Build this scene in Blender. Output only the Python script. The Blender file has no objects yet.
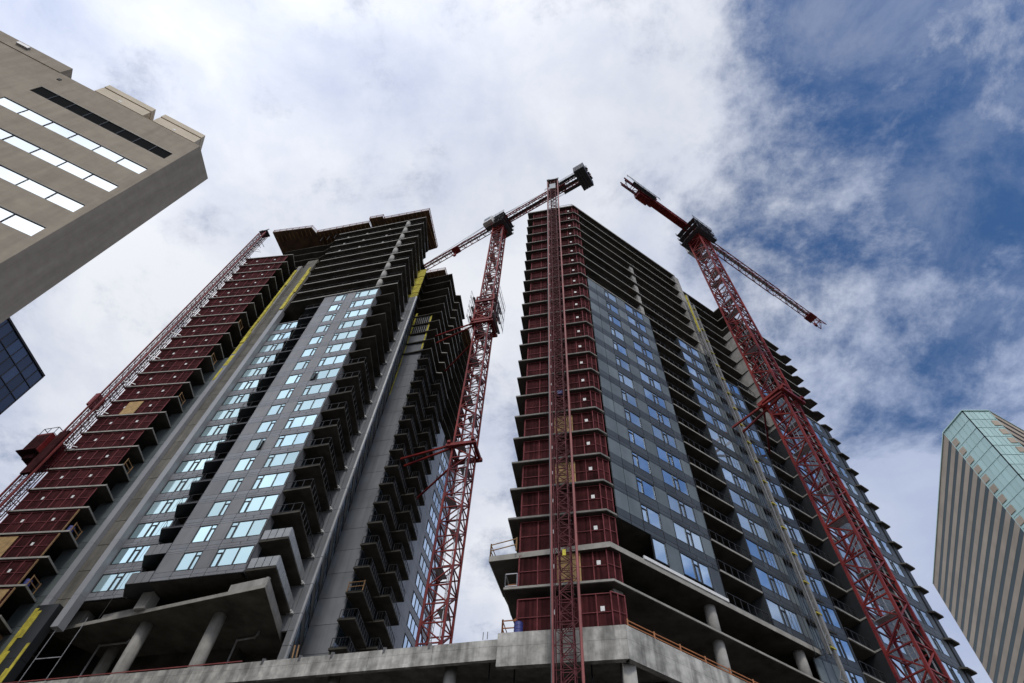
import bpy, bmesh, math, random
from mathutils import Vector, Matrix
random.seed(7)
S = bpy.context.scene
COL = S.collection
R = math.radians

# ------------------------------------------------------------------ camera
cam_d = bpy.data.cameras.new('camera')
cam_d.sensor_width = 36.0
cam_d.lens = 36.0 * 610.0 / 1024.0
cam_d.clip_start = 0.1
cam_d.clip_end = 6000
cam = bpy.data.objects.new('camera', cam_d)
COL.objects.link(cam)
_up = Vector((33.0, 398.5, -610.0)).normalized()
_f = Vector((0, 0, -1))
_y = (_f - _up * _f.dot(_up)).normalized()
_x = _y.cross(_up)
_M = Matrix((_x, _y, _up)).to_4x4()
_M.translation = Vector((0, 0, 1.7))
cam.matrix_world = _M
S.camera = cam

# ------------------------------------------------------------------ sky, sun, exposure
SUN_AZ, SUN_EL = 178.0, 48.0
def dirv(az, el):
    return Vector((math.sin(R(az)) * math.cos(R(el)), math.cos(R(az)) * math.cos(R(el)), math.sin(R(el))))
W = bpy.data.worlds.new('World')
S.world = W
W.use_nodes = True
nt = W.node_tree
for n in list(nt.nodes): nt.nodes.remove(n)
def N(t, **k):
    n = nt.nodes.new(t)
    for a, b in k.items(): setattr(n, a, b)
    return n
def lk(a, b): nt.links.new(a, b)
out = N('ShaderNodeOutputWorld')
sky = N('ShaderNodeTexSky', sky_type='NISHITA', sun_disc=False, sun_elevation=R(SUN_EL), sun_rotation=R(SUN_AZ),
        altitude=0, air_density=1.15, dust_density=0.25, ozone_density=2.5)
bg_sky = N('ShaderNodeBackground'); bg_sky.inputs['Strength'].default_value = 0.1
hs = N('ShaderNodeHueSaturation'); hs.inputs['Saturation'].default_value = 1.22; hs.inputs['Hue'].default_value = 0.506; lk(sky.outputs[0], hs.inputs['Color'])
lk(hs.outputs[0], bg_sky.inputs['Color'])
tc = N('ShaderNodeTexCoord')
sep = N('ShaderNodeSeparateXYZ'); lk(tc.outputs['Generated'], sep.inputs[0])
def mth(op, a, b=None, clamp=False):
    m = N('ShaderNodeMath', operation=op); m.use_clamp = clamp
    for i, v in enumerate((a, b)):
        if v is None: continue
        if isinstance(v, (int, float)): m.inputs[i].default_value = v
        else: lk(v, m.inputs[i])
    return m.outputs[0]
zz = mth('MAXIMUM', sep.outputs['Z'], 0.0)
den = mth('ADD', zz, 0.12)
cx_ = mth('DIVIDE', sep.outputs['X'], den); cy_ = mth('DIVIDE', sep.outputs['Y'], den)
cmb = N('ShaderNodeCombineXYZ'); lk(cx_, cmb.inputs[0]); lk(cy_, cmb.inputs[1])
def noise(scale, detail, rough, dist=0.0, off=(0, 0, 0), src=None):
    mp = N('ShaderNodeMapping'); mp.inputs['Location'].default_value = off
    lk(src or cmb.outputs[0], mp.inputs[0])
    n = N('ShaderNodeTexNoise'); n.inputs['Scale'].default_value = scale; n.inputs['Detail'].default_value = detail
    n.inputs['Roughness'].default_value = rough; n.inputs['Distortion'].default_value = dist
    lk(mp.outputs[0], n.inputs['Vector']); return n.outputs[0]
def dotmask(v, lo, hi):
    d = N('ShaderNodeVectorMath', operation='DOT_PRODUCT'); lk(tc.outputs['Generated'], d.inputs[0]); d.inputs[1].default_value = v
    mr = N('ShaderNodeMapRange', interpolation_type='SMOOTHSTEP'); lk(d.outputs['Value'], mr.inputs[0])
    mr.inputs[1].default_value = lo; mr.inputs[2].default_value = hi
    return mr.outputs[0]
big = noise(1.5, 9, 0.58, 0.1, (11.7, 8.8, 0))
fine = noise(4.2, 12, 0.66, 0.15, (0.3, 9.4, 0))
clear = mth('MAXIMUM', mth('MAXIMUM', dotmask(dirv(64, 53), 0.93, 0.993), dotmask(dirv(90, 54), 0.89, 0.985)), mth('MULTIPLY', dotmask(dirv(112, 36), 0.84, 0.96), 0.75))
thick = dotmask(dirv(240, 45), 0.45, 0.9)
base = mth('SUBTRACT', 1.02, mth('MULTIPLY', clear, 0.94))
cover = mth('ADD', mth('ADD', mth('ADD', base, mth('MULTIPLY', mth('SUBTRACT', big, 0.5), 2.0)), mth('MULTIPLY', mth('SUBTRACT', fine, 0.5), 3.0)), mth('MULTIPLY', thick, 0.12))
fac = N('ShaderNodeMapRange', interpolation_type='SMOOTHSTEP'); lk(cover, fac.inputs[0])
fac.inputs[1].default_value = -0.05; fac.inputs[2].default_value = 0.95; fac.inputs[4].default_value = 0.97
shade = noise(2.3, 8, 0.55, 0.4, (7.7, 2.2, 0))
shade2 = mth('ADD', mth('ADD', mth('MULTIPLY', shade, 0.5), mth('MULTIPLY', noise(5.0, 10, 0.62, 0.2, (4.1, 8.2, 0)), 0.3)), mth('MULTIPLY', noise(1.0, 3, 0.5, 0, (1.2, 5.0, 0)), 0.3))
ramp = N('ShaderNodeValToRGB'); lk(shade2, ramp.inputs[0])
ramp.color_ramp.elements[0].position = 0.43; ramp.color_ramp.elements[0].color = (0.53, 0.59, 0.76, 1)
ramp.color_ramp.elements[1].position = 0.64; ramp.color_ramp.elements[1].color = (0.90, 0.925, 0.98, 1)
bg_c = N('ShaderNodeBackground'); lk(ramp.outputs[0], bg_c.inputs['Color'])
glow = mth('ADD', mth('MULTIPLY', dotmask(dirv(222, 48), 0.5, 0.98), 0.45), 0.95)
lowmix = N('ShaderNodeMix'); lowmix.data_type = 'RGBA'; lowmix.inputs[7].default_value = (0.36, 0.45, 0.70, 1)
lk(mth('MULTIPLY', dotmask(dirv(62, 26), 0.80, 0.985), 0.72), lowmix.inputs[0]); lk(ramp.outputs[0], lowmix.inputs[6]); lk(lowmix.outputs[2], bg_c.inputs['Color'])
lk(glow, bg_c.inputs['Strength'])
mixs = N('ShaderNodeMixShader'); veil = N('ShaderNodeMapRange', interpolation_type='SMOOTHSTEP'); lk(noise(3.0, 12, 0.68, 0.3, (5.5, 1.1, 0)), veil.inputs[0])
veil.inputs[1].default_value = 0.42; veil.inputs[2].default_value = 0.70; veil.inputs[4].default_value = 0.30
lk(mth('MAXIMUM', fac.outputs[0], veil.outputs[0]), mixs.inputs[0]); lk(bg_sky.outputs[0], mixs.inputs[1]); lk(bg_c.outputs[0], mixs.inputs[2])
lk(mixs.outputs[0], out.inputs['Surface'])

sl = bpy.data.lights.new('sun', 'SUN'); sl.energy = 1.2; sl.angle = R(10); sl.color = (1.0, 0.95, 0.88)
so = bpy.data.objects.new('sun', sl); COL.objects.link(so)
so.rotation_euler = (-dirv(SUN_AZ, SUN_EL)).to_track_quat('-Z', 'Y').to_euler()
so.location = (-60, -60, 200)

vs = S.view_settings
vs.view_transform = 'Standard'; vs.look = 'None'; vs.gamma = 1.0; vs.exposure = 0.0; vs.use_curve_mapping = False
try:
    S.cycles.max_bounces = 6; S.cycles.diffuse_bounces = 3; S.cycles.glossy_bounces = 3
except Exception: pass

# ------------------------------------------------------------------ materials
def material(name, col, rough=0.7, metal=0.0, var=0.0, scale=0.5, bump=0.0, bscale=8.0, streak=0.0, dark=None, spec=0.5, wavy=0.0, light=None, island=0.0):
    m = bpy.data.materials.new(name); m.use_nodes = True
    t = m.node_tree; b = t.nodes['Principled BSDF']
    b.inputs['Base Color'].default_value = (*col, 1); b.inputs['Roughness'].default_value = rough
    b.inputs['Metallic'].default_value = metal
    b.inputs['Specular IOR Level'].default_value = spec
    geo = t.nodes.new('ShaderNodeNewGeometry')
    def nz(sc, det=6, stretch=None, ro=0.6):
        n = t.nodes.new('ShaderNodeTexNoise'); n.inputs['Scale'].default_value = sc; n.inputs['Detail'].default_value = det; n.inputs['Roughness'].default_value = ro
        if stretch:
            mp = t.nodes.new('ShaderNodeMapping'); mp.inputs['Scale'].default_value = stretch
            t.links.new(geo.outputs['Position'], mp.inputs[0]); t.links.new(mp.outputs[0], n.inputs['Vector'])
        else: t.links.new(geo.outputs['Position'], n.inputs['Vector'])
        return n.outputs[0]
    cur = None
    if var > 0:
        rp = t.nodes.new('ShaderNodeValToRGB'); t.links.new(nz(scale), rp.inputs[0])
        d = dark or tuple(c * (1 - var) for c in col); l = light or tuple(min(1, c * (1 + var * 0.8)) for c in col)
        rp.color_ramp.elements[0].position = 0.34; rp.color_ramp.elements[0].color = (*d, 1)
        rp.color_ramp.elements[1].position = 0.66; rp.color_ramp.elements[1].color = (*l, 1)
        cur = rp.outputs[0]
    if streak > 0:
        rp = t.nodes.new('ShaderNodeValToRGB'); t.links.new(nz(1.0, 6, (1.6, 1.6, 0.10)), rp.inputs[0])
        k = 1 - streak
        rp.color_ramp.elements[0].position = 0.36; rp.color_ramp.elements[0].color = (k, k, k, 1)
        rp.color_ramp.elements[1].position = 0.6; rp.color_ramp.elements[1].color = (1, 1, 1, 1)
        mx = t.nodes.new('ShaderNodeMix'); mx.data_type = 'RGBA'; mx.blend_type = 'MULTIPLY'; mx.inputs[0].default_value = 1
        if cur: t.links.new(cur, mx.inputs[6])
        else: mx.inputs[6].default_value = (*col, 1)
        t.links.new(rp.outputs[0], mx.inputs[7]); cur = mx.outputs[2]
    if island > 0:
        mr = t.nodes.new('ShaderNodeMapRange'); oi = t.nodes.new('ShaderNodeObjectInfo'); ad = t.nodes.new('ShaderNodeMath'); ad.operation = 'ADD'; fr_ = t.nodes.new('ShaderNodeMath'); fr_.operation = 'FRACT'
        t.links.new(geo.outputs['Random Per Island'], ad.inputs[0]); t.links.new(oi.outputs['Random'], ad.inputs[1]); t.links.new(ad.outputs[0], fr_.inputs[0]); t.links.new(fr_.outputs[0], mr.inputs[0]); mr.inputs[3].default_value = 1-island; mr.inputs[4].default_value = 1+island
        mx = t.nodes.new('ShaderNodeMix'); mx.data_type = 'RGBA'; mx.blend_type = 'MULTIPLY'; mx.inputs[0].default_value = 1
        if cur: t.links.new(cur, mx.inputs[6])
        else: mx.inputs[6].default_value = (*col, 1)
        t.links.new(mr.outputs[0], mx.inputs[7]); cur = mx.outputs[2]
    if cur: t.links.new(cur, b.inputs['Base Color'])
    if bump > 0 or wavy > 0:
        bp = t.nodes.new('ShaderNodeBump'); bp.inputs['Strength'].default_value = bump or wavy
        bp.inputs['Distance'].default_value = 0.02 if bump else 0.05
        t.links.new(nz(bscale, 3 if not wavy else 1), bp.inputs['Height']); t.links.new(bp.outputs[0], b.inputs['Normal'])
    return m
M = {}
M['concrete'] = material('concrete', (0.33, 0.315, 0.285), 0.9, var=0.28, scale=0.55, bump=0.25, bscale=5, streak=0.35)
M['concrete_light'] = material('concrete_light', (0.40, 0.385, 0.355), 0.9, var=0.2, scale=0.9, bump=0.2, bscale=6, streak=0.25)
M['podium'] = material('podium_concrete', (0.50, 0.485, 0.445), 0.9, var=0.36, scale=1.3, bump=0.5, bscale=5, streak=0.5, island=0.07)
M['slab'] = material('slab_concrete_shaded', (0.085, 0.078, 0.066), 0.95, spec=0.1, var=0.4, scale=0.45, bump=0.2, bscale=4)  # soffit shade put into the base colour; slab_edge is the lighter tone
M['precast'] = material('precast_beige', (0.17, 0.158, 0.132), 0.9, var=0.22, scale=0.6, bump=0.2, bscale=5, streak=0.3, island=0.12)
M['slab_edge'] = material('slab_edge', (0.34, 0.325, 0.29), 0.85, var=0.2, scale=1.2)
M['slab_edge_shaded'] = material('slab_edge_shaded', (0.21, 0.20, 0.18), 0.85, var=0.3, scale=1.2)  # slab edge tone darkened to paint in the shadow over the hoist-corner screens
M['panel'] = material('panel_grey', (0.22, 0.222, 0.228), 0.5, var=0.10, scale=0.5, streak=0.12, island=0.13)
M['panel_span'] = material('panel_spandrel', (0.235, 0.242, 0.26), 0.5, var=0.10, scale=0.5, streak=0.12, island=0.10)
M['panel_span_dark'] = material('panel_spandrel_slate', (0.062, 0.070, 0.075), 0.42, metal=0.1, var=0.14, scale=0.4, streak=0.15, island=0.22)
M['panel_mid'] = material('panel_mid_grey', (0.30, 0.31, 0.325), 0.45, metal=0.2, var=0.12, scale=0.3, streak=0.2, island=0.08)
M['panel_dark'] = material('panel_slate', (0.155, 0.182, 0.188), 0.42, metal=0.1, var=0.14, scale=0.4, streak=0.15, island=0.2)
M['panel_black'] = material('panel_black', (0.022, 0.024, 0.027), 0.5, var=0.15, scale=0.3)
M['joint'] = material('joint_dark', (0.03, 0.03, 0.032), 0.8)
M['frame'] = material('window_frame_black', (0.022, 0.024, 0.027), 0.45)
M['fin'] = material('fin_grey_metal', (0.33, 0.335, 0.35), 0.55, metal=0.1, var=0.08, scale=0.4)
M['glass_pale'] = material('glass_pale', (0.62, 0.82, 0.86), 0.03, metal=0.92, wavy=0.018, bscale=0.5)
M['glass_blue'] = material('glass_blue', (0.52, 0.70, 0.88), 0.03, metal=0.9, wavy=0.03, bscale=0.5)
M['glass_dark'] = material('glass_dark', (0.06, 0.09, 0.12), 0.04, metal=0.5, wavy=0.03, bscale=0.5)
M['glass_black'] = material('glass_black', (0.006, 0.007, 0.008), 0.7, spec=0.02)
M['glass_strip'] = material('glass_strip', (0.10, 0.25, 0.44), 0.05, metal=0.3, wavy=0.03, bscale=0.5)
M['glass_white'] = material('glass_white', (0.93, 0.98, 0.97), 0.04, metal=0.95, wavy=0.02, bscale=0.5, island=0.05)
for nm_, c_, mt_ in (('glass_pale', (0.56,0.76,0.80), 0.92), ('glass_blue', (0.60,0.73,0.84), 0.9)):
    for i_, f_ in enumerate((1.06, 0.86, 0.97)):
        M[nm_+str(i_)] = material(nm_+str(i_), tuple(min(1,x*f_) for x in c_), (0.03,0.05,0.10)[i_], metal=(mt_,mt_-0.12,mt_-0.3)[i_], wavy=0.034, bscale=(0.5,0.9,0.7)[i_], island=0.10)
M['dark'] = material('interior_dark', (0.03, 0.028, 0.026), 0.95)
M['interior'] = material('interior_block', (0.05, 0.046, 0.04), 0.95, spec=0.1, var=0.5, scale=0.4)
M['red'] = material('crane_red', (0.17, 0.009, 0.018), 0.5, spec=0.3, var=0.4, scale=0.35, light=(0.29, 0.032, 0.022))
M['red_pale'] = material('crane_red_faded', (0.26, 0.055, 0.05), 0.5, var=0.35, scale=0.5)
M['hoist_red'] = material('hoist_red', (0.12, 0.028, 0.033), 0.6, spec=0.2, var=0.3, scale=1.0)
M['rail_grey'] = material('rail_grey', (0.27, 0.262, 0.245), 0.6, metal=0.2, var=0.2, scale=0.8)
M['screen'] = material('screen_maroon', (0.055, 0.015, 0.016), 0.95, spec=0.08, var=0.45, scale=0.6, island=0.35)
M['screen_frame'] = material('screen_frame_red', (0.23, 0.062, 0.066), 0.7, spec=0.2, var=0.3, scale=1.5)
M['steel'] = material('galvanised_steel', (0.42, 0.42, 0.43), 0.45, metal=0.6, var=0.2, scale=2)
M['dark_steel'] = material('dark_steel', (0.07, 0.07, 0.075), 0.5, metal=0.4, var=0.2, scale=2)
M['yellow'] = material('insulation_yellow', (0.62, 0.53, 0.06), 0.8, var=0.3, scale=1.2, dark=(0.33, 0.28, 0.04))
M['wood'] = material('wood_timber', (0.33, 0.19, 0.085), 0.8, var=0.3, scale=2.5, streak=0.2)
M['ply'] = material('plywood', (0.45, 0.29, 0.12), 0.8, var=0.25, scale=2, streak=0.2)
M['form'] = material('formwork_brown', (0.14, 0.075, 0.04), 0.85, var=0.4, scale=0.6)
M['orange'] = material('orange_rail', (0.36, 0.13, 0.04), 0.6, var=0.2, scale=2)
M['white'] = material('white_paint', (0.78, 0.78, 0.76), 0.6, var=0.08, scale=3)
M['blue'] = material('drum_blue', (0.04, 0.05, 0.22), 0.5, var=0.15, scale=3)
M['rail_dark'] = material('railing_black', (0.03, 0.03, 0.032), 0.5, metal=0.2)
M['rail_panel'] = material('railing_panel_grey', (0.33, 0.345, 0.35), 0.25, var=0.15, scale=1.5)
M['tan'] = material('tan_brick', (0.385, 0.33, 0.258), 0.9, spec=0.2, var=0.08, scale=1.4, bump=0.3, bscale=14, streak=0.16, island=0.04)
M['beige'] = material('beige_metal', (0.62, 0.52, 0.38), 0.7, var=0.08, scale=0.8)
M['granite'] = material('granite_tan', (0.46, 0.385, 0.31), 0.8, spec=0.1, island=0.06, var=0.12, scale=0.12)
M['teal'] = material('teal_glass', (0.47, 0.65, 0.62), 0.25, metal=0.2, island=0.07, var=0.06, scale=0.06, wavy=0.03, bscale=0.25)
M['strip_glass'] = material('strip_glass', (0.034, 0.06, 0.07), 0.4, metal=0.0, spec=0.12, var=0.15, scale=0.05)
M['navy'] = material('navy_glass', (0.045, 0.065, 0.11), 0.08, metal=0.5, island=0.3, wavy=0.03, bscale=0.3)
M['asphalt'] = material('asphalt', (0.05, 0.05, 0.052), 0.9, var=0.25, scale=0.8, bump=0.3, bscale=20)
M['paving'] = material('paving', (0.2, 0.195, 0.185), 0.9, var=0.2, scale=1.2, bump=0.2, bscale=10)
M['ground'] = material('ground_grey', (0.08, 0.078, 0.072), 0.95, var=0.25, scale=0.2)
M['paint'] = material('road_paint', (0.75, 0.75, 0.72), 0.7, var=0.15, scale=3)

# ------------------------------------------------------------------ mesh builder
class MB:
    def __init__(s): s.v = []; s.f = []
    def add(s, vs, fs):
        o = len(s.v); s.v += [tuple(v) for v in vs]; s.f += [tuple(i + o for i in f) for f in fs]; return s
    def box(s, x0, x1, y0, y1, z0, z1):
        return s.add([(x0,y0,z0),(x1,y0,z0),(x1,y1,z0),(x0,y1,z0),(x0,y0,z1),(x1,y0,z1),(x1,y1,z1),(x0,y1,z1)],
                     [(0,3,2,1),(4,5,6,7),(0,1,5,4),(1,2,6,5),(2,3,7,6),(3,0,4,7)])
    def prism(s, poly, z0, z1):
        n = len(poly)
        a = sum(poly[i][0]*poly[(i+1)%n][1]-poly[(i+1)%n][0]*poly[i][1] for i in range(n))
        if a < 0: poly = poly[::-1]
        vs = [(x,y,z0) for x,y in poly] + [(x,y,z1) for x,y in poly]
        fs = [tuple(range(n-1,-1,-1)), tuple(range(n,2*n))] + [(i,(i+1)%n,n+(i+1)%n,n+i) for i in range(n)]
        return s.add(vs, fs)
    def wall(s, p, q, t, z0, z1):          # vertical slab from p to q, thickness t to the left-hand (inner) side
        d = Vector((q[0]-p[0], q[1]-p[1])); d.normalize(); nrm = Vector((-d.y, d.x))*t
        return s.prism([p, q, (q[0]+nrm.x, q[1]+nrm.y), (p[0]+nrm.x, p[1]+nrm.y)], z0, z1)
    def bar(s, a, b, w, h=None):
        a = Vector(a); b = Vector(b); d = b - a
        if d.length < 1e-6: return s
        d.normalize(); h = h or w
        ref = Vector((0,0,1)) if abs(d.z) < 0.95 else Vector((1,0,0))
        x = d.cross(ref).normalized(); y = x.cross(d).normalized()
        x *= w/2; y *= h/2
        vs = [a-x-y, a+x-y, a+x+y, a-x+y, b-x-y, b+x-y, b+x+y, b-x+y]
        return s.add(vs, [(0,3,2,1),(4,5,6,7),(0,1,5,4),(1,2,6,5),(2,3,7,6),(3,0,4,7)])
    def tube(s, a, b, r, n=10, r2=None):
        a = Vector(a); b = Vector(b); d = (b-a).normalized(); r2 = r if r2 is None else r2
        ref = Vector((0,0,1)) if abs(d.z) < 0.95 else Vector((1,0,0))
        x = d.cross(ref).normalized(); y = x.cross(d)
        vs = []
        for p, rr in ((a, r), (b, r2)):
            for i in range(n):
                t = 2*math.pi*i/n; vs.append(p + x*math.cos(t)*rr + y*math.sin(t)*rr)
        fs = [(i,(i+1)%n,n+(i+1)%n,n+i) for i in range(n)] + [tuple(range(n-1,-1,-1)), tuple(range(n,2*n))]
        return s.add(vs, fs)
    def each(s, name, m, parent=None):
        """every separate lump of the builder becomes an object of its own"""
        par = list(range(len(s.v)))
        def fd_(i):
            while par[i] != i: par[i] = par[par[i]]; i = par[i]
            return i
        for f in s.f:
            for i in f[1:]: par[fd_(i)] = fd_(f[0])
        grp = {}
        for f in s.f: grp.setdefault(fd_(f[0]), []).append(f)
        for fs in grp.values():
            ids = sorted({i for f in fs for i in f}); mp = {i: j for j, i in enumerate(ids)}
            b = MB(); b.v = [s.v[i] for i in ids]; b.f = [tuple(mp[i] for i in f) for f in fs]; b.build(name, m, parent)
    def quad(s, a, b, c, d): return s.add([a,b,c,d], [(0,1,2,3)])
    def mesh(s, name, m):
        me = bpy.data.meshes.new(name); me.from_pydata(s.v, [], s.f); me.materials.append(m)
        bm = bmesh.new(); bm.from_mesh(me); bmesh.ops.recalc_face_normals(bm, faces=bm.faces); bm.to_mesh(me); bm.free()
        me.update(); return me
    def build(s, name, m, parent=None, loc=(0,0,0), rz=0):
        return place(s.mesh(name, m), name, parent, loc, rz)
def place(me, name, parent=None, loc=(0,0,0), rz=0):
    o = bpy.data.objects.new(name, me); COL.objects.link(o)
    o.location = loc; o.rotation_euler = (0,0,rz)
    if parent: o.parent = parent
    return o
def smooth(o):
    for p in o.data.polygons: p.use_smooth = True
    return o
def thing(name, label, cat, loc=(0,0,0), rz=0, group=None):
    o = bpy.data.objects.new(name, None); COL.objects.link(o)
    o.location = loc; o.rotation_euler = (0,0,rz); o.empty_display_size = 1
    o['label'] = label; o['category'] = cat
    if group: o['group'] = group
    return o
def tag(o, label, cat, group=None):
    o['label'] = label; o['category'] = cat
    if group: o['group'] = group
    return o
def structure(o): o['kind'] = 'structure'; return o

# window with black frame; local x = along wall, z up, outside is -y
_win = {}
def window(parent, x, y, z, rz, widths, h, glass, transom=(), depth=0.10, open_at=None):
    if glass in ('glass_pale', 'glass_blue'): glass += str(random.choice((0,0,0,1,1,2)))
    key = (tuple(round(w,3) for w in widths), round(h,3), glass, transom, open_at)
    if key not in _win:
        fr = MB(); gl = MB(); t = 0.085; X = 0; Wd = sum(widths)
        fr.box(0, Wd, -0.03, depth, 0, t); fr.box(0, Wd, -0.03, depth, h-t, h)
        fr.box(-0.0, t, -0.03, depth, t, h-t); fr.box(Wd-t, Wd, -0.03, depth, t, h-t)
        for i, w in enumerate(widths):
            if i: fr.box(X-t/2, X+t/2, -0.03, depth, t, h-t)
            if i in transom:
                fr.box(X+t/2, X+w-t/2, -0.03, depth, h*0.72, h*0.72+t)
                fr.box(X+t*0.5, X+t*1.3, -0.045, depth, t, h*0.72); fr.box(X+w-t*1.3, X+w-t*0.5, -0.045, depth, t, h*0.72)
            X += w
        X = 0
        for i, w in enumerate(widths):      # every pane sits a hair out of plane with its neighbours
            e = 0.010 * ((i * 7 + len(widths)) % 3 - 1)
            if open_at == i:
                gl.add([(X+0.05,-0.05,0.06),(X+w-0.06,-0.30,0.06),(X+w-0.06,-0.30,h*0.72),(X+0.05,-0.05,h*0.72)], [(0,1,2,3)]); gl.quad((X,0.03,h*0.72),(X+w,0.03,h*0.72),(X+w,0.03,h-0.02),(X,0.03,h-0.02))
            else:
                gl.quad((X,0.03+e,0.02),(X+w,0.03-e,0.02),(X+w,0.03-e,h-0.02),(X,0.03+e,h-0.02))
            X += w
        _win[key] = (fr.mesh('window', M['frame']), gl.mesh('pane', M[glass]))
    a, b = _win[key]
    f = place(a, 'window', parent, (x, y, z), rz); place(b, 'pane', f)
    return f

def panels(mb, p, q, t, z0, z1, cuts=(), zc=(), gap=0.06):
    """rain-screen panels between p and q (plan points): split at distances cuts and heights zc"""
    d = Vector((q[0]-p[0], q[1]-p[1])); L_ = d.length; d.normalize()
    cs = [0] + [c for c in cuts if 0 < c < L_] + [L_]; zs = [z0] + [z for z in zc if z0 < z < z1] + [z1]
    for i in range(len(cs)-1):
        a = cs[i] + (gap/2 if i else 0); b = cs[i+1] - (gap/2 if i < len(cs)-2 else 0)
        for j in range(len(zs)-1):
            u = zs[j] + (gap/2 if j else 0); w = zs[j+1] - (gap/2 if j < len(zs)-2 else 0)
            mb.wall((p[0]+d.x*a, p[1]+d.y*a), (p[0]+d.x*b, p[1]+d.y*b), t, u, w)

def railing(mb, pts, h=1.05, pick=0.0, post=1.2, w=0.045):
    for a, b in zip(pts[:-1], pts[1:]):
        A = Vector((*a, 0)); B = Vector((*b, 0)); d = B - A; n = max(1, round(d.length/post))
        mb.bar(A+Vector((0,0,h)), B+Vector((0,0,h)), w*1.2, w); mb.bar(A+Vector((0,0,0.12)), B+Vector((0,0,0.12)), w*0.9)
        for i in range(n+1):
            p = A + d*(i/n); mb.bar(p, p+Vector((0,0,h)), w)
        if pick:
            m = int(d.length/pick)
            for i in range(1, m):
                p = A + d*(i/m); mb.bar(p+Vector((0,0,0.12)), p+Vector((0,0,h)), 0.016)
def timber_rail(mb, pts, h=1.1):
    for a, b in zip(pts[:-1], pts[1:]):
        A = Vector(a); B = Vector(b); d = B-A; n = max(1, round(d.length/2.2))
        for k in (h, h*0.52): mb.bar(A+Vector((0,0,k)), B+Vector((0,0,k)), 0.04, 0.075)
        for i in range(n+1):
            p = A+d*(i/n); mb.bar(p, p+Vector((0,0,h+0.1)), 0.09)

FH = 3.1
def lerp(p, q, t): return (p[0]+(q[0]-p[0])*t, p[1]+(q[1]-p[1])*t)
# ------------------------------------------------------------------ ground, street
o = MB().add([(-2500,-2500,0),(2500,-2500,0),(2500,2500,0),(-2500,2500,0)], [(0,1,2,3)]).build('ground', M['ground']); structure(o)
def strip(name, m, c, az, l, w, z):
    d = Vector((math.sin(R(az)), math.cos(R(az)))); n = Vector((-d.y, d.x)); c = Vector(c)
    ps = [c-d*l/2-n*w/2, c+d*l/2-n*w/2, c+d*l/2+n*w/2, c-d*l/2+n*w/2]
    return structure(MB().add([(p.x,p.y,z) for p in ps], [(0,1,2,3)]).build(name, m))
strip('road', M['asphalt'], (-2, 13.0), 106.5, 520, 13, 0.004)
strip('cross_road', M['asphalt'], (70, 30), 59.5, 190, 12, 0.008)
for off, L0 in ((-0.12, 0),):
    for k in range(-12, 13):
        c = Vector((-2, 13.0)) + Vector((math.sin(R(106.5)), math.cos(R(106.5))))*k*9
        strip('lane_marking', M['paint'], c, 106.5, 3, 0.14, 0.012)
def pavement(c, az, l, w):
    d = Vector((math.sin(R(az)), math.cos(R(az)))); n = Vector((-d.y, d.x)); c = Vector(c)
    ps = [c-d*l/2-n*w/2, c+d*l/2-n*w/2, c+d*l/2+n*w/2, c-d*l/2+n*w/2]
    structure(MB().prism([tuple(p) for p in ps], -0.1, 0.13).build('pavement', M['paving']))
    q = [tuple(p) for p in ps]
    kb = MB(); kb.prism([tuple(c-d*l/2+n*(w/2)), tuple(c+d*l/2+n*(w/2)), tuple(c+d*l/2+n*(w/2+0.18)), tuple(c-d*l/2+n*(w/2+0.18))], -0.1, 0.14)
    structure(kb.build('kerb', M['concrete_light']))
pavement((-4, 2.5), 106.5, 520, 7.0)
pavement((-40, 35.0), 106.5, 110, 8.0)

# ------------------------------------------------------------------ left tower (local x along the street front, y into the block)
RZL = R(-16.5)
P0 = Vector((-22.06, 47.75))
def LW(x, y): return (P0.x + x*math.cos(RZL) - y*math.sin(RZL), P0.y + x*math.sin(RZL) + y*math.cos(RZL))
LT = thing('apartment_tower', 'grey apartment tower under construction at the left, pale windows and bare upper floors', 'building', (P0.x, P0.y, 0), RZL)
F0 = 34.5
def F(k): return F0 + FH*k
TH = 0.22
plate = [(-27.6,1.4),(-20.6,1.4),(-20.6,1.98),(-12.6,1.98),(-9.2,2.75),(-9.15,0.15),(-0.1,0.15),(-0.1,6.5),(-0.5,13.45),(2.8,13.5),(2.8,38.6),(-27.6,38.6)]
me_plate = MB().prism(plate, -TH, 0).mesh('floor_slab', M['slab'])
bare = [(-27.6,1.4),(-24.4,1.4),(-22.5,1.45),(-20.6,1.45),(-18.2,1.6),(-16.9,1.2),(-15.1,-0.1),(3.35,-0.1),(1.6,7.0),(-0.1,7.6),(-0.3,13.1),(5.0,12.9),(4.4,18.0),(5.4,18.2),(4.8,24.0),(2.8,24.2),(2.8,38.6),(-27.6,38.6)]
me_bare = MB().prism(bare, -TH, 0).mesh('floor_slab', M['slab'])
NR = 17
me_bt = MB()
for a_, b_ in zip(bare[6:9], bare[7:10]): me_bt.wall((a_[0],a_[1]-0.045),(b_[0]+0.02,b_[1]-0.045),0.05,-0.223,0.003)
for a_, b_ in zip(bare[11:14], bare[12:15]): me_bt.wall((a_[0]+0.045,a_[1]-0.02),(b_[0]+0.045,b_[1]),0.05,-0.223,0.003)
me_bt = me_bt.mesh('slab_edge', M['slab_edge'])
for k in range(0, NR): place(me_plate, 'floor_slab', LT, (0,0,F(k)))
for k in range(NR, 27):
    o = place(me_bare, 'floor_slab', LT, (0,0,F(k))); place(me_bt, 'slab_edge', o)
# core and inner walls so that the floors do not read as empty shelves
MB().prism([(-23,8),(-3.2,8),(-3.2,33),(-23,33)], 24.3, 117.4).build('core_wall', M['interior'], LT)
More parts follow.
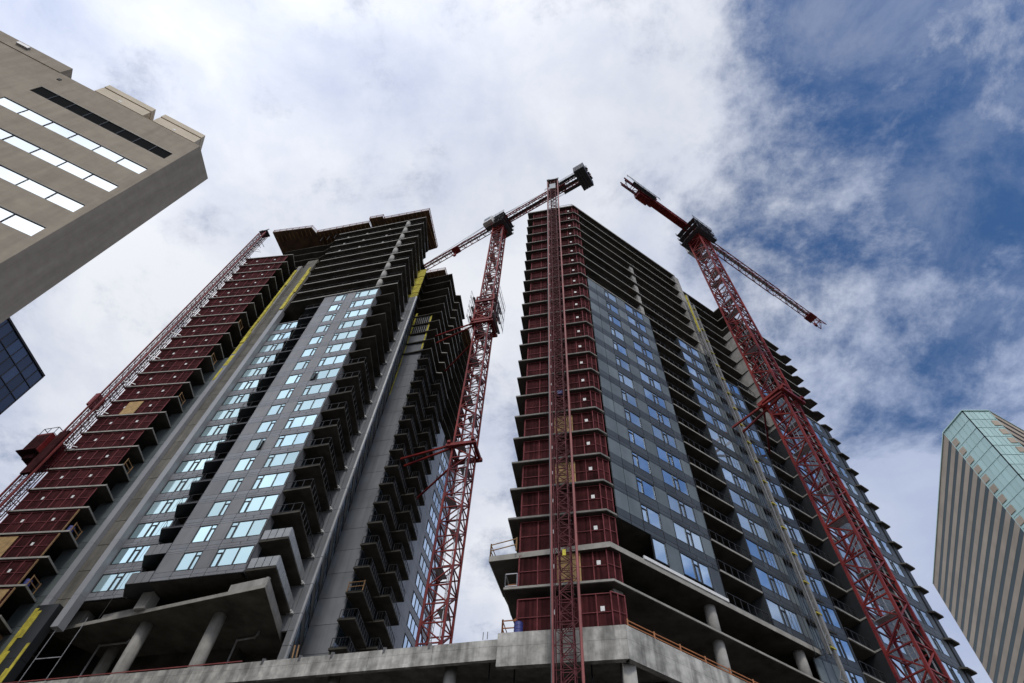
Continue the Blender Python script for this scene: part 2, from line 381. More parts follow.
# columns of the bare floors
def col_stack(parent, x, y, r, z0, z1, m='concrete_light', name='column', sq=False):
    mb = MB()
    if sq: mb.box(x-r, x+r, y-r, y+r, z0, z1)
    else: mb.tube((x,y,z0),(x,y,z1), r, 14)
    o = mb.build(name, M[m], parent)
    return o if sq else smooth_side(o)
def smooth_side(o):
    for p in o.data.polygons:
        if len(p.vertices) == 4: p.use_smooth = True
    return o
for k in range(NR, 26): col_stack(LT, -0.35, 0.32, 0.42, F(k), F(k+1)-TH)
for k in range(NR, 26):
    for x, y in ((-7.8, 1.6), (-13.2, 2.0), (1.9, 15.0), (1.9, 20.5), (1.9, 27)):
        col_stack(LT, x, y, 0.4, F(k), F(k+1)-TH, 'concrete', 'column', True)
# infill block partitions on some bare floors
mb = MB()
for k in range(NR, 26):
    for x in (-13.5, -9.6, -5.2):
        if random.random() < 0.6: mb.box(x, x+random.uniform(1.2,2.6), 3.6, 3.75, F(k), F(k+1)-TH)
mb.each('partition', M['interior'], LT)

# --- main glazed bay : lx -9.1 .. 0.35
SILL, HEAD = 0.62, 2.68
mb = MB(); bk = MB(); mi = MB()
XL, XR = -9.1, 0.35
zb = F0 - 0.2
for k in range(NR):
    z = F(k); zn = F(k+1)
    panels(mb, (XL,0), (XR,0), 0.10, z-0.2, z+0.10, (2.0, 4.1, 5.5, 7.6))                 # slab edge strip
    panels(mb, (XL,0), (XR,0), 0.10, z+0.13, z+SILL, (2.0, 4.1, 5.5, 6.6, 8.2))
    panels(mb, (XL,0), (XR,0), 0.10, z+HEAD, zn-0.23, (2.0, 4.1, 5.5))
    panels(mi, (XL,0), (-7.1,0), 0.10, z+SILL+0.03, z+HEAD-0.03, ())
    panels(mi, (-5.05,0), (-3.55,0), 0.10, z+SILL+0.03, z+HEAD-0.03, ())
    panels(mi, (0.22,0), (XR,0), 0.10, z+SILL, z+HEAD, ())
panels(mb, (XR,0), (XR,0.9), 0.1, zb, F(NR)-0.2, (), [F(k) for k in range(NR)])
panels(mb, (XL,2.6), (XL,0.0), 0.1, zb, F(NR)-0.2, (), [F(k) for k in range(NR)])
mb.build('cladding', M['panel_span'], LT); mi.each('infill_panel', M['panel'], LT)
bk.box(XL+0.15, XR-0.15, 0.115, 0.14, zb+0.01, F(NR)-0.24); bk.build('backing_wall', M['joint'], LT)
for k in range(NR):
    window(LT, -7.1, 0.02, F(k)+SILL, 0, (1.42, 0.63), HEAD-SILL, 'glass_pale', (1,), open_at=1 if k == 5 else None)
    window(LT, -3.55, 0.02, F(k)+SILL, 0, (0.75, 1.52, 1.50), HEAD-SILL, 'glass_pale', (0,), open_at=0 if k == 9 else None)
# --- narrow bay : lx -15.05 .. -11.6
mb = MB()
for k in range(NR-1):
    z = F(k)
    panels(mb, (-16.92,1.7), (-12.55,1.7), 0.10, z-0.2, z+0.10, (1.6,))
    panels(mb, (-16.92,1.7), (-12.55,1.7), 0.10, z+0.13, z+SILL, (0.9, 1.8, 2.7))
    panels(mb, (-16.92,1.7), (-12.55,1.7), 0.10, z+HEAD, z+FH-0.23, (1.6,))
    window(LT, -16.9, 1.72, z+SILL, 0, (1.78, 0.76, 1.74), HEAD-SILL, 'glass_pale', (1,))
panels(mb, (-12.55,1.7), (-12.55,2.6), 0.1, zb, F(NR-1)-0.2)
mb.build('cladding', M['panel_span'], LT)
MB().box(-16.85, -12.7, 1.815, 1.84, zb+0.01, F(NR-1)-0.24).build('backing_wall', M['joint'], LT)
# --- slot with small balconies between the two bays
MB().box(-12.65, -9.0, 2.6, 2.7, zb, F(NR)).build('slot_wall', M['panel_black'], LT)
bal = MB().prism([(-12.8,1.66),(-11.55,0.02),(-9.15,0.02),(-9.15,2.58),(-12.5,2.58),(-12.5,1.66)], -0.2, 0).mesh('balcony', M['panel_black'])
rl = MB(); railing(rl, [(-12.7,1.6),(-11.5,0.07),(-9.2,0.07)], 1.05, 0, 1.1, 0.03)
rl_me = rl.mesh('railing', M['rail_dark'])
rp = MB()
for a_, b_, n_ in (((-12.75,1.6),(-11.52,0.0),2),((-11.52,0.0),(-9.15,0.0),3)):
    for q_ in range(n_): rp.wall(lerp(a_,b_,(q_+0.03)/n_), lerp(a_,b_,(q_+0.97)/n_), 0.05, -0.2, 0.95)
rp_me = rp.mesh('railing', M['panel'])
for k in range(NR):
    o = place(bal, 'balcony', LT, (0,0,F(k))); place(rl_me if k > 1 else rp_me, 'railing', o)
# hanging cable down the slot
MB().tube((-10.6,-0.25,F(14)),(-11.4,-0.45,30.5),0.014,5).build('hanging_cable', M['dark_steel'], LT)

# --- two grey fins with concrete between, yellow insulation at the top
mb = MB(); zz_ = [F0+FH*2*k for k in range(-2, 14)]
panels(mb, (-20.69,0.9), (-19.87,0.9), 0.9, 33.7, 78.6, (), zz_, 0.02)
mb.build('fin', M['fin'], LT)
mb = MB(); panels(mb, (-17.72,0.9), (-16.95,0.9), 0.85, 31.3, 87.5, (), zz_, 0.02); mb.build('fin', M['fin'], LT)
mb = MB(); panels(mb, (-19.83,1.4), (-17.75,1.4), 0.5, 33.3, 107.5, (), [F(k) for k in range(28)], 0.06); mb.build('shear_wall', M['precast'], LT)
MB().box(-20.65,-19.9,0.93,5.2,78.7,104.6).build('shear_wall', M['concrete'], LT)
MB().box(-17.7,-16.98,0.93,4.2,87.6,101.0).build('shear_wall', M['concrete'], LT)
mb = MB()
for k in range(14, 22):
    z = F(k); a = random.uniform(0.0,0.3)
    mb.box(-20.6,-20.35+a*1.3,0.74,0.92, z+0.02, z+FH-0.02)
for z0, z1, x1 in ((72.0,74.6,-18.5),(75.0,78.4,-18.6),(68.5,71.4,-18.8)): mb.box(-20.6,x1-1.45,0.86,0.89,z0,z1)
mb.each('insulation', M['yellow'], LT)
mb = MB()
for k in range(17, 22):
    z = F(k); mb.box(-17.68,-17.3+random.uniform(-0.1,0.25),0.74,0.92,z+0.02,z+FH-0.05)
mb.each('insulation', M['yellow'], LT)
MB().box(-17.3,-17.0,0.76,0.91,93.0,100.9).each('insulation', M['yellow'], LT)
# lower end of the left fin wrapped in dark membrane with yellow edges
mb = MB(); panels(mb, (-20.75,0.8), (-18.4,0.8), 0.9, 24.3, 33.6, (), (28.5,), 0.03); mb.build('membrane_wall', M['panel_black'], LT)
mb = MB(); mb.box(-20.7,-20.3,0.74,0.79,24.4,33.3); mb.box(-20.29,-20.0,0.74,0.79,26.0,29.2); mb.box(-20.28,-19.85,0.74,0.79,30.4,33.0); mb.box(-18.72,-18.42,0.74,0.79,24.4,29.8); mb.box(-19.0,-18.74,0.74,0.79,26.5,27.6); mb.each('insulation', M['yellow'], LT)

# --- dark recessed wall between landing slabs and fin
mb = MB(); panels(mb, (-23.6,1.25), (-20.72,1.25), 0.1, 24.4, F(13), (1.7,), sum([[F(k)-0.25, F(k)+0.5] for k in range(-3,14)], []), 0.035)
mb.build('cladding', M['panel_dark'], LT)

# --- hoist landings at the left end : slab, maroon mesh screens
land = [(-30.75,-2.18),(-21.25,-1.24),(-21.95,1.2),(-22.5,5.5),(-30.75,5.5)]
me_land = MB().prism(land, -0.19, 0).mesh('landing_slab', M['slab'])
me_lt = MB()
for a_, b_ in zip(land[:2], land[1:3]): me_lt.wall((a_[0]+0.02,a_[1]-0.045),(b_[0]+0.045,b_[1]-0.02),0.05,-0.193,0.003)
me_lt = me_lt.mesh('slab_edge', M['slab_edge'])
LA, LB_ = (-30.3,-1.94), (-22.3,-1.17)
fr = MB(); sc = MB(); nt_ = MB(); ply = MB()
d = Vector((LB_[0]-LA[0], LB_[1]-LA[1])).normalized(); nrm = Vector((d.y,-d.x))
def screen_meshes(A, B, n, h, doors=(0.3, 0.72)):
    fr = MB(); sc = MB(); nt_ = MB()
    dd = Vector((B[0]-A[0], B[1]-A[1])); Ln = dd.length; dd.normalize(); nn = Vector((dd.y,-dd.x))
    nr = int(Ln/0.16)
    for i in range(nr):            # corrugated mesh sheet
        a = Ln*i/nr; b = Ln*(i+1)/nr; o1 = 0.02*(i % 2); o2 = 0.02*((i+1) % 2)
        pa = Vector(A)+dd*a-nn*o1; pb = Vector(A)+dd*b-nn*o2
        sc.add([(pa.x,pa.y,0.03),(pb.x,pb.y,0.03),(pb.x,pb.y,h-0.03),(pa.x,pa.y,h-0.03)], [(0,1,2,3)])
    for i in range(n+1):
        p = Vector(A)+dd*(Ln*i/n)+nn*0.04; fr.bar((p.x,p.y,0),(p.x,p.y,h),0.065)
    for zz in (0.05, h*0.5, h-0.05):
        pa = Vector(A)+nn*0.05; pb = Vector(B)+nn*0.05
        fr.bar((pa.x,pa.y,zz),(pb.x,pb.y,zz),0.06 if zz != h*0.5 else 0.04)
    nts = []
    for t in doors:
        nt_ = MB(); nts.append(nt_); p = Vector(A)+dd*(Ln*t)+nn*0.06; q = p+dd*0.28+nn*0.02
        nt_.prism([tuple(p), tuple(p+dd*0.28), tuple(q), tuple(p+nn*0.02)], h*0.52, h*0.52+0.36)
    return fr.mesh('safety_screen', M['screen_frame']), sc.mesh('mesh_panel', M['screen']), [q.mesh('notice_plate', M['white']) for q in nts]
mfr, msc, mnt = screen_meshes(LA, LB_, 6, FH-0.26, (0.28, 0.72))
ret = MB(); ret.bar((-21.5,-1.0,1.1),(-21.8,0.4,1.1),0.05,0.1); ret.bar((-21.5,-1.0,0.55),(-21.8,0.4,0.55),0.05,0.1); ret.bar((-21.5,-1.0,0),(-21.5,-1.0,1.2),0.08); ret.bar((-21.75,0.3,0),(-21.75,0.3,1.2),0.08)
me_ret = ret.mesh('timber_guardrail', M['wood'])
for k in range(-2, 24):
    o = place(me_land, 'landing_slab', LT, (0,0,F(k)))
    place(me_lt, 'slab_edge', o)
    if k in (-2,0,2,5,9,12,15): place(me_ret, 'timber_guardrail', o)
    if k < 23:
        f = place(mfr, 'safety_screen', LT, (0,0,F(k))); place(msc, 'mesh_panel', f)
        for q in mnt: place(q, 'notice_plate', f)
def on_screen(mb, t0, t1, z0, z1, off=0.09):
    a = lerp(LA, LB_, t0); b = lerp(LA, LB_, t1)
    a = (a[0]+nrm.x*off, a[1]+nrm.y*off); b = (b[0]+nrm.x*off, b[1]+nrm.y*off)
    mb.wall(a, b, 0.02, z0, z1)
for k, t0, t1 in ((1, 0.18, 0.45), (0, 0.05, 0.2), (8, 0.3, 0.55), (-1, 0.55, 0.95)):
    mb = MB(); on_screen(mb, t0, t1, F(k)+0.1, F(k)+FH-0.4); mb.build('plywood_sheet', M['ply'], LT)
mb = MB()
for k in (0, 1, 2, -1):
    a = lerp(LA, LB_, 1.0); mb.bar((a[0]+0.1,a[1]-0.1,F(k)),(a[0]+0.1,a[1]-0.1,F(k)+FH-0.3),0.12)
mb.each('timber_prop', M['wood'], LT)
mb = MB(); mb.box(-22.7,-22.62,-0.5,2.6,F(-2)+0.05,F(-2)+2.7)
for i in range(12): mb.box(-24.6+i*0.17,-24.5+i*0.17,-1.7,-1.62,F(-2)-0.3,F(-2)+2.4)
mb.each('timber_boards', M['wood'], LT)

# --- big transfer slab with upstand, round columns and set-back floors below the bay
slabp = [(3.23,-0.1),(0.35,10.7),(-15.0,12.0),(-20.4,3.2)]
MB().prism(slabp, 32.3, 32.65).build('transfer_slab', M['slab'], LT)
mb = MB(); mb.wall((-20.4,3.15),(3.25,-0.15),0.05,32.297,32.653); mb.wall((3.28,-0.1),(0.4,10.7),0.05,32.297,32.653); mb.build('slab_edge', M['slab_edge'], LT)
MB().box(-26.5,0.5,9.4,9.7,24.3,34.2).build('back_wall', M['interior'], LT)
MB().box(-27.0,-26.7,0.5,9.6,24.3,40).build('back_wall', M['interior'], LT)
mb = MB(); 
def along(p, q, s): return lerp(p, q, s)
e0, e1 = slabp[3], slabp[0]
a = along(e0,e1,0.835); mb.wall(a, e1, 0.22, 32.65, 33.35)
mb.wall(slabp[0], lerp(slabp[0],slabp[1],0.95), 0.22, 32.66, 33.35)
a = along(e0,e1,0.225); b = along(e0,e1,0.385); mb.wall((a[0]+0.1,a[1]+0.35),(b[0]+0.1,b[1]+0.35),0.3,32.65,33.4)
mb.each('upstand', M['concrete_light'], LT)
for x, y in ((-2.5,3.0),(-10.0,3.3),(-15.5,6.5)): col_stack(LT, x, y, 0.56, 24.3, 32.29, 'concrete_light', 'column')
for x, y in ((-1.0,2.6),(-9.9,1.9),(-17.9,3.6)): col_stack(LT, x, y, 0.55, 32.65, F0-TH, 'concrete_light', 'column', True)
mb = MB()
for pts in (((-2.47,6.42,29.0),(-2.47,6.42,32.0),(-0.6,6.2,32.0),(-0.05,5.75,32.0),(-0.05,5.75,32.28)),((-16.1,5.34,28.8),(-16.1,5.34,32.0),(-13.1,5.23,32.0),(-12.9,5.2,32.28))):
    mb = MB()
    for a_, b_ in zip(pts[:-1], pts[1:]): mb.tube(a_, b_, 0.085, 8)
    for a_ in pts[1:-1]: mb.tube((a_[0],a_[1],a_[2]-0.1),(a_[0],a_[1],a_[2]+0.1),0.11,8)
    mb.build('drain_pipe', M['steel'], LT)
mb = MB()
for x in (-17.2,-14.6): mb.bar((x,1.2,24.4),(x,1.2,32.1),0.05)
mb.bar((-17.2,1.2,28.5),(-14.6,1.2,28.5),0.06); mb.each('scaffold_prop', M['steel'], LT)

# --- corner balconies (front right), lower two with opaque panels
bp = [(0.4,0.05),(3.4,-0.05),(1.75,6.9),(0.15,6.6),(0.02,0.9)]
me_b = MB().prism(bp, -0.2, 0).mesh('balcony', M['slab'])
r_ = MB(); railing(r_, [(0.5,0.05),(3.3,0.03),(1.72,6.6)], 1.05, 0.0, 0.9, 0.042)
me_r = r_.mesh('railing', M['rail_dark'])
r2 = MB()
for (a, b) in (((0.5,-0.0),(3.34,-0.02)), ((3.34,-0.02),(1.75,6.6))):
    n = 4 if a[1] < 0 and b[1] < 0 else 7
    n = 4 if b[0] > a[0] else 7
    for i in range(n):
        p = lerp(a,b,(i+0.05)/n); q = lerp(a,b,(i+0.95)/n); r2.wall(p,q,0.04,0.08,1.1)
me_r2 = r2.mesh('railing', M['rail_panel'])
for k in range(0, NR):
    o = place(me_b, 'balcony', LT, (0,0,F(k)))
    if k < 11: place(me_r2 if k < 2 else me_r, 'railing', o)
sw = MB()
for k in range(0, NR): sw.wall((0.1,0.95),(0.1,6.6),0.05,F(k),F(k+1)-TH)
sw.build('balcony_wall', M['glass_dark'], LT)
for k in range(NR, 26):          # bare slabs keep a light cable guard
    r_ = MB(); railing(r_, [(-15,0.0),(3.2,0.0),(1.5,6.9)], 1.05, 0, 2.6, 0.022)
    r_.build('cable_guard', M['dark_steel'], LT, (0,0,F(k)))

# --- grey pier behind the corner balconies, blue window strip, tall grey panel
zs = [F(k)-0.15 for k in range(-3, 21)]
mb = MB(); panels(mb, (0.0,6.68), (3.0,6.68), 0.25, 32.7, 95.0, (2.1,), zs, 0.05); panels(mb, (2.15,6.68), (3.0,6.68), 0.25, 24.4, 32.66, (), zs, 0.05); panels(mb, (3.0,6.68),(2.85,7.1),0.2,24.4,95.0,(),zs,0.05)
mb.build('pier', M['panel_mid'], LT)
mb = MB()
for k in range(19, 23): mb.box(0.6,2.9,6.72,6.9,F(k)+0.15,F(k)+FH-0.1)
mb.each('insulation', M['yellow'], LT)
mb = MB()
for k in range(0, 18): mb.box(1.45,2.15,6.42,6.66,F(k)-0.2,F(k)-0.06); mb.box(1.8,2.0,6.3,6.66,F(k)-0.06,F(k)+0.08)
mb.each('balcony_bracket', M['white'], LT)
sa, sb_ = (2.85,7.1), (-0.2,13.3)
sdir = Vector((sb_[0]-sa[0], sb_[1]-sa[1])); SL = sdir.length; srz = math.atan2(sdir.y, sdir.x)
mb = MB()
for k in range(-3, 20): MB().wall(sa, sb_, 0.1, F(k)-0.35, F(k)+0.9).build('spandrel_panel', M['panel_black'], LT)
MB().wall((sa[0]-0.12,sa[1]),(sb_[0]-0.12,sb_[1]),0.05,24.4,F(19)).build('backing_wall', M['joint'], LT)
for k in range(-2, 18): window(LT, sa[0], sa[1], F(k)+0.9, srz, (SL*0.34, SL*0.16, SL*0.25, SL*0.25), FH-1.27, 'glass_strip', (1,))
mb = MB(); panels(mb, (-0.24,13.35), (3.1,13.35), 0.25, 24.4, 93.0, (), zs, 0.05); mb.build('pier', M['panel_mid'], LT)
mb = MB()
for z0 in (93.2, 96.4):
    for i in range(9): x = -0.15+i*0.39; mb.box(x,x+0.12,13.36,13.5,z0,z0+2.7)
    mb.box(-0.2,3.1,13.35,13.5,z0+2.7,z0+3.0)
mb.build('stud_frame', M['steel'], LT)
mb = MB(); mb.box(-0.35,-0.02,13.28,13.34,76.0,101.0); mb.box(2.85,3.12,13.28,13.34,88.0,99.6)
for k in range(-2, 16): mb.box(3.06,3.3,13.28,13.42,F(k)-0.2,F(k))
mb.each('insulation', M['yellow'], LT)

# --- side balconies further back, with dark glass wall behind
me_b1 = MB().prism([(3.1,12.75),(5.03,12.8),(4.4,18.0),(3.0,18.0)], -0.2, 0).mesh('balcony', M['slab'])
r_ = MB(); railing(r_, [(3.2,12.85),(4.95,12.88),(4.34,17.9)], 1.05, 0.26, 0.75, 0.05); me_r1 = r_.mesh('railing', M['rail_dark'])
me_b2 = MB().prism([(3.0,18.25),(5.5,18.2),(4.8,23.9),(3.0,23.9)], -0.2, 0).mesh('balcony', M['slab'])
r_ = MB(); railing(r_, [(4.5,18.3),(5.42,18.28),(4.72,23.8)], 1.05, 0.26, 0.75, 0.05); me_r2b = r_.mesh('railing', M['rail_dark'])
for k in range(-2, NR):
    o = place(me_b1, 'balcony', LT, (0,0,F(k))); place(me_r1, 'railing', o)
    o = place(me_b2, 'balcony', LT, (0,0,F(k))); place(me_r2b, 'railing', o)
    if k == 2:
        t_ = MB(); timber_rail(t_, [(3.2,12.8,0),(4.98,12.8,0)], 1.15); t_.build('timber_guardrail', M['wood'], o)
mb = MB(); mb.wall((3.0,13.7),(3.0,24.1),0.05,24.4,F(NR)); mb.build('balcony_wall', M['glass_dark'], LT)
mb = MB(); panels(mb, (3.0,24.1),(3.0,29.9),0.12,24.4,F(16),(2.9,),sum([[F(k)-0.2,F(k)+0.8] for k in range(-3,17)],[]),0.03)
for k in range(-3, 16):
    panels(mb, (3.0,29.9),(3.0,38.6),0.12,F(k)-0.35,F(k)+0.65,(2.9,5.8),(F(k),),0.03)
mb.build('cladding', M['panel_mid'], LT)
MB().wall((2.86,29.9),(2.86,38.6),0.05,24.4,F(16)).build('backing_wall', M['joint'], LT)
for k in range(-2, 15):
    window(LT, 3.0, 30.1, F(k)+0.65, R(90), (1.3, 1.3, 1.3), FH-1.02, 'glass_blue', ())
    window(LT, 3.0, 34.4, F(k)+0.65, R(90), (1.4, 1.4, 1.3), FH-1.02, 'glass_blue', ())

# --- roof formwork, stepped plan, brown plywood soffit
roofs = [[(-30.0,-2.3),(-21.6,-1.7),(-20.9,0.3),(-20.9,9),(-30,9)],
         [(-20.85,-0.5),(-9.4,-0.35),(-9.2,9),(-20.85,9)],
         [(-9.15,-1.0),(-6.3,-0.95),(-6.25,9),(-9.15,9)],
         [(-6.2,-0.45),(3.45,-0.35),(2.75,7.9),(-6.2,9)],
         [(-2.0,13.0),(3.0,13.0),(2.6,27.8),(-2.0,27.8)],
         [(-2.0,28.3),(4.2,28.4),(3.6,38.6),(-2.0,38.6)],
         [(-27,9.1),(-2.1,9.1),(-2.1,37),(-27,37)]]
mb = MB(); up = MB(); jb = MB()
for i, p in enumerate(roofs):
    dz = [0,-0.15,0.25,0.1,-0.1,-0.25,0.02][i]
    mb.prism(p, 117.9+dz, 118.25+dz)
    for a, b in zip(p, p[1:]+p[:1]):
        A = Vector((*a,0)); B = Vector((*b,0)); n = max(1,int((B-A).length/1.4))
        for j in range(n): q = A+(B-A)*(j/n); up.bar((q.x,q.y,118.25+dz),(q.x,q.y,119.1+dz),0.07)
        up.bar((A.x,A.y,119.05+dz),(B.x,B.y,119.05+dz),0.06); up.bar((A.x,A.y,118.65+dz),(B.x,B.y,118.65+dz),0.05,0.1)
    x0 = min(q[0] for q in p); x1 = max(q[0] for q in p); y0 = max(q[1] for q in p[:2]); y1 = min(q[1] for q in p[2:])
    x = x0+0.6
    while x < x1-0.9:
        jb.box(x,x+0.1,y0+0.3,min(y1,y0+14)-0.3,117.68+dz,117.88+dz); x += 0.9
mb.build('roof_formwork', M['form'], LT); up.build('roof_guardrail', M['red_pale'], LT); jb.build('formwork_joist', M['wood'], LT)
pr = MB()
for x in [v*1.5 for v in range(-13, 2)]:
    pr.bar((x,0.5,F(26)),(x,0.5,117.7),0.08); pr.bar((x,3.5,F(26)),(x,3.5,117.7),0.08)
pr.build('formwork_prop', M['dark_steel'], LT)
mb = MB()
for k in (23, 24, 25):
    for x in (-12.5,-8.5,-3.8): mb.box(x,x+0.35,-0.15,0.25,F(k)+0.02,F(k)+0.45)
mb.each('debris_block', M['concrete_light'], LT)

# ------------------------------------------------------------------ right tower (local x along the right-hand face)
RZR = R(30.5)
C0 = Vector((8.3, 36.0))
def RW(x, y): return (C0.x + x*math.cos(RZR) - y*math.sin(RZR), C0.y + x*math.sin(RZR) + y*math.cos(RZR))
def toR(wx, wy):
    d = Vector((wx-C0.x, wy-C0.y)); c, s = math.cos(RZR), math.sin(RZR); return (d.x*c + d.y*s, -d.x*s + d.y*c)
RT = thing('apartment_tower', 'dark slate apartment tower under construction at the right, maroon mesh screens down its corner', 'building', (C0.x, C0.y, 0), RZR)
G0 = 28.1
def G(k): return G0 + FH*k
HL = toR(0.87, 38.0)            # left end of the hoist face
HB = toR(1.6, 41.0)             # where the left side turns back
HB2 = toR(6.5, 57.5)
KA = 23
def plate_R(front, xr, yf=0.0):
    return [HL, (0.0, 0.0)] + front + [HB2, HB]
inner = [(1.1,0.14),(11.8,0.14),(12.0,0.0),(16.9,0.0),(17.0,0.14),(27.6,0.14),(27.8,0.0),(31.3,0.0),(31.4,-0.75),(45.9,-0.75),(46,16)]
openp = [(22.4,0.0),(22.45,0.5),(27.8,0.5),(31.3,0.5),(31.4,-0.9),(46.2,-0.9),(46.2,16)]
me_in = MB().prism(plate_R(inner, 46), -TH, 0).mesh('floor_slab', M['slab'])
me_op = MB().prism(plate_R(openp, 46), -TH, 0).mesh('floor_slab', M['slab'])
def trim(pts, name='slab_edge', z0=-0.17, z1=0.003, mat_='slab_edge'):
    mb = MB()
    for a, b in zip(pts[:-1], pts[1:]): mb.wall(a, b, 0.05, z0, z1)
    return mb.mesh(name, M[mat_])
def offs(pts, e):      # push a polyline outwards (to its right-hand side) by e
    out_ = []
    for i, p in enumerate(pts):
        n = Vector((0,0))
        for a, b in ((pts[i-1],p) if i else (None,None), (p,pts[i+1]) if i < len(pts)-1 else (None,None)):
            if a is None: continue
            d = Vector((b[0]-a[0], b[1]-a[1])).normalized(); n += Vector((d.y,-d.x))
        n.normalize(); out_.append((p[0]+n.x*e, p[1]+n.y*e))
    return out_
tr_in1 = trim(offs([HB2,HB,HL,(0,0),(1.05,0.0)],0.04), mat_='slab_edge_shaded'); tr_in2 = trim([(12.0,-0.04),(16.9,-0.04)])
tr_h = trim(offs([HB2,HB,HL,(0,0)],0.04), mat_='slab_edge_shaded'); tr_op = trim(offs([(0.02,0),(22.4,0.0)],0.04)); tr_op2 = trim(offs([(23.3,0.5),(31.3,0.45),(31.4,-0.9),(46.2,-0.9)],0.04))
for k in range(2, 15):
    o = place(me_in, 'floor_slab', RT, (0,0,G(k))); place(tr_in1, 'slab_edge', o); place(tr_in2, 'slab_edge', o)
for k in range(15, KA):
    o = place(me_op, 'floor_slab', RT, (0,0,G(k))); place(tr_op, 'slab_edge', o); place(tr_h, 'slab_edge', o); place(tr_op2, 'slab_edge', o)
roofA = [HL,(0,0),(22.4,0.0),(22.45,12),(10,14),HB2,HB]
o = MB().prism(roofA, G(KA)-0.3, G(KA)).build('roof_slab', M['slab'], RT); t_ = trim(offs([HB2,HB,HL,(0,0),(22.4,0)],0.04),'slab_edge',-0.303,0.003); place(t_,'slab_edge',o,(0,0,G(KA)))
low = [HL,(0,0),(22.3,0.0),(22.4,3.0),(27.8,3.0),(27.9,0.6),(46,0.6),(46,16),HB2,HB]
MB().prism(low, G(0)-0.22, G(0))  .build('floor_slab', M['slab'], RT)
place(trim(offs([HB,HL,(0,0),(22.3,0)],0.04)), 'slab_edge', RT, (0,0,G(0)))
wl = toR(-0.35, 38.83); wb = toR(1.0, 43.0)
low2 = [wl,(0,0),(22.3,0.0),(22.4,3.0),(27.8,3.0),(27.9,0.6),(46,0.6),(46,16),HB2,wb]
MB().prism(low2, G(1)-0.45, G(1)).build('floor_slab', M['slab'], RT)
place(trim(offs([wb,wl,(0,0),(22.3,0)],0.04),'slab_edge',-0.453,0.003), 'slab_edge', RT, (0,0,G(1)))
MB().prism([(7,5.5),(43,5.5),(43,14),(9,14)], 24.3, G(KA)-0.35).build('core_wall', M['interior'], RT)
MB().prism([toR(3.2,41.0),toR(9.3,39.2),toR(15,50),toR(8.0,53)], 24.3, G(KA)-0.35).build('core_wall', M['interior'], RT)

# shear wall that closes section A and columns of the bare floors
MB().box(22.0,23.2,0.02,5.0,G(15)+0.3,G(KA)-0.31).build('shear_wall', M['concrete_light'], RT)
MB().box(31.45,33.1,-0.7,4.0,64.5,88.6).build('shear_wall', M['concrete_light'], RT)
for k in range(15, 20): col_stack(RT, 11.2, 0.55, 0.33, G(k), G(k+1)-TH, 'concrete_light', 'column', True)
for k in range(15, KA):
    for x in (4.0, 29.5, 37.0, 43.0): col_stack(RT, x, 2.6, 0.38, G(k), G(k+1)-TH, 'concrete', 'column', True)
for x in (10.6, 20.6):
    for z0, z1 in ((24.3,G(0)-0.22),(G(0),G(1)-0.45)): col_stack(RT, x, 0.9, 0.45, z0, z1, 'concrete_light', 'column')
for z0, z1 in ((24.3,G(0)-0.22),(G(0),G(1)-0.45),(G(1),G(2)-TH)): col_stack(RT, 0.85, 1.0, 0.42, z0, z1, 'concrete_light', 'column', True)
for k in range(2, KA): col_stack(RT, 0.75, 0.85, 0.36, G(k), G(k+1)-TH, 'concrete_light', 'column', True)
mb = MB()
for k in range(15, KA):
    for x in (24.2, 26.0, 34.5, 40.0):
        if random.random() < 0.5: mb.box(x,x+random.uniform(1.0,2.0),3.2,3.35,G(k),G(k+1)-TH)
mb.each('partition', M['form'], RT)

SG, HG = 0.85, 2.75
# --- facade 1 (s 1.15 .. 11.85)
mb = MB(); mi = MB()
x0, x1 = 1.15, 11.85
for k in range(2, 15):
    z = G(k)
    panels(mb, (x0,0),(x1,0),0.10,z-0.22,z+0.12,(1.35,2.7,4.85,6.25,8.3,10.0))
    panels(mb, (x0,0),(x1,0),0.10,z+0.15,z+SG,(1.35,2.7,4.85,6.25,7.6,9.5))
    panels(mb, (x0,0),(x1,0),0.10,z+HG,z+FH-0.25,(1.35,2.7,4.85,6.25,9.5))
    for a, b, c in ((x0,3.85,(1.35,)),(5.98,7.42,()),(10.6,x1,())): panels(mi,(a,0),(b,0),0.10,z+SG+0.03,z+HG-0.03,c)
    window(RT, 3.85, 0.02, z+SG, 0, (0.7,1.43), HG-SG, 'glass_blue', (0,))
    window(RT, 7.42, 0.02, z+SG, 0, (1.42,0.6,1.16), HG-SG, 'glass_blue', (1,))
z = G(1)
panels(mi, (5.95,0),(7.4,0),0.10,z+0.3,z+FH-0.25); panels(mb,(10.6,0),(x1,0),0.10,z+0.3,z+FH-0.25); panels(mb,(4.5,0),(x1,0),0.10,z+HG,z+FH-0.25)
window(RT, 4.5, 0.02, z+0.6, 0, (1.45,), HG-0.6, 'glass_blue'); window(RT, 7.42, 0.02, z+0.6, 0, (1.42,0.6,1.16), HG-0.6, 'glass_blue', (1,))
panels(mb,(x1,0),(x1,2.4),0.1,G(1)+0.3,G(15)-0.22,(),[G(k) for k in range(2,16)])
mb.build('cladding', M['panel_span_dark'], RT); mi.each('infill_panel', M['panel_dark'], RT)
MB().box(x0+0.1,x1-0.1,0.115,0.135,G(2)-0.2,G(15)-0.27).build('backing_wall', M['joint'], RT)
MB().box(3.2,11.9,-0.12,-0.02,G(1)+0.0,G(1)+0.28).build('sill_flashing', M['white'], RT)
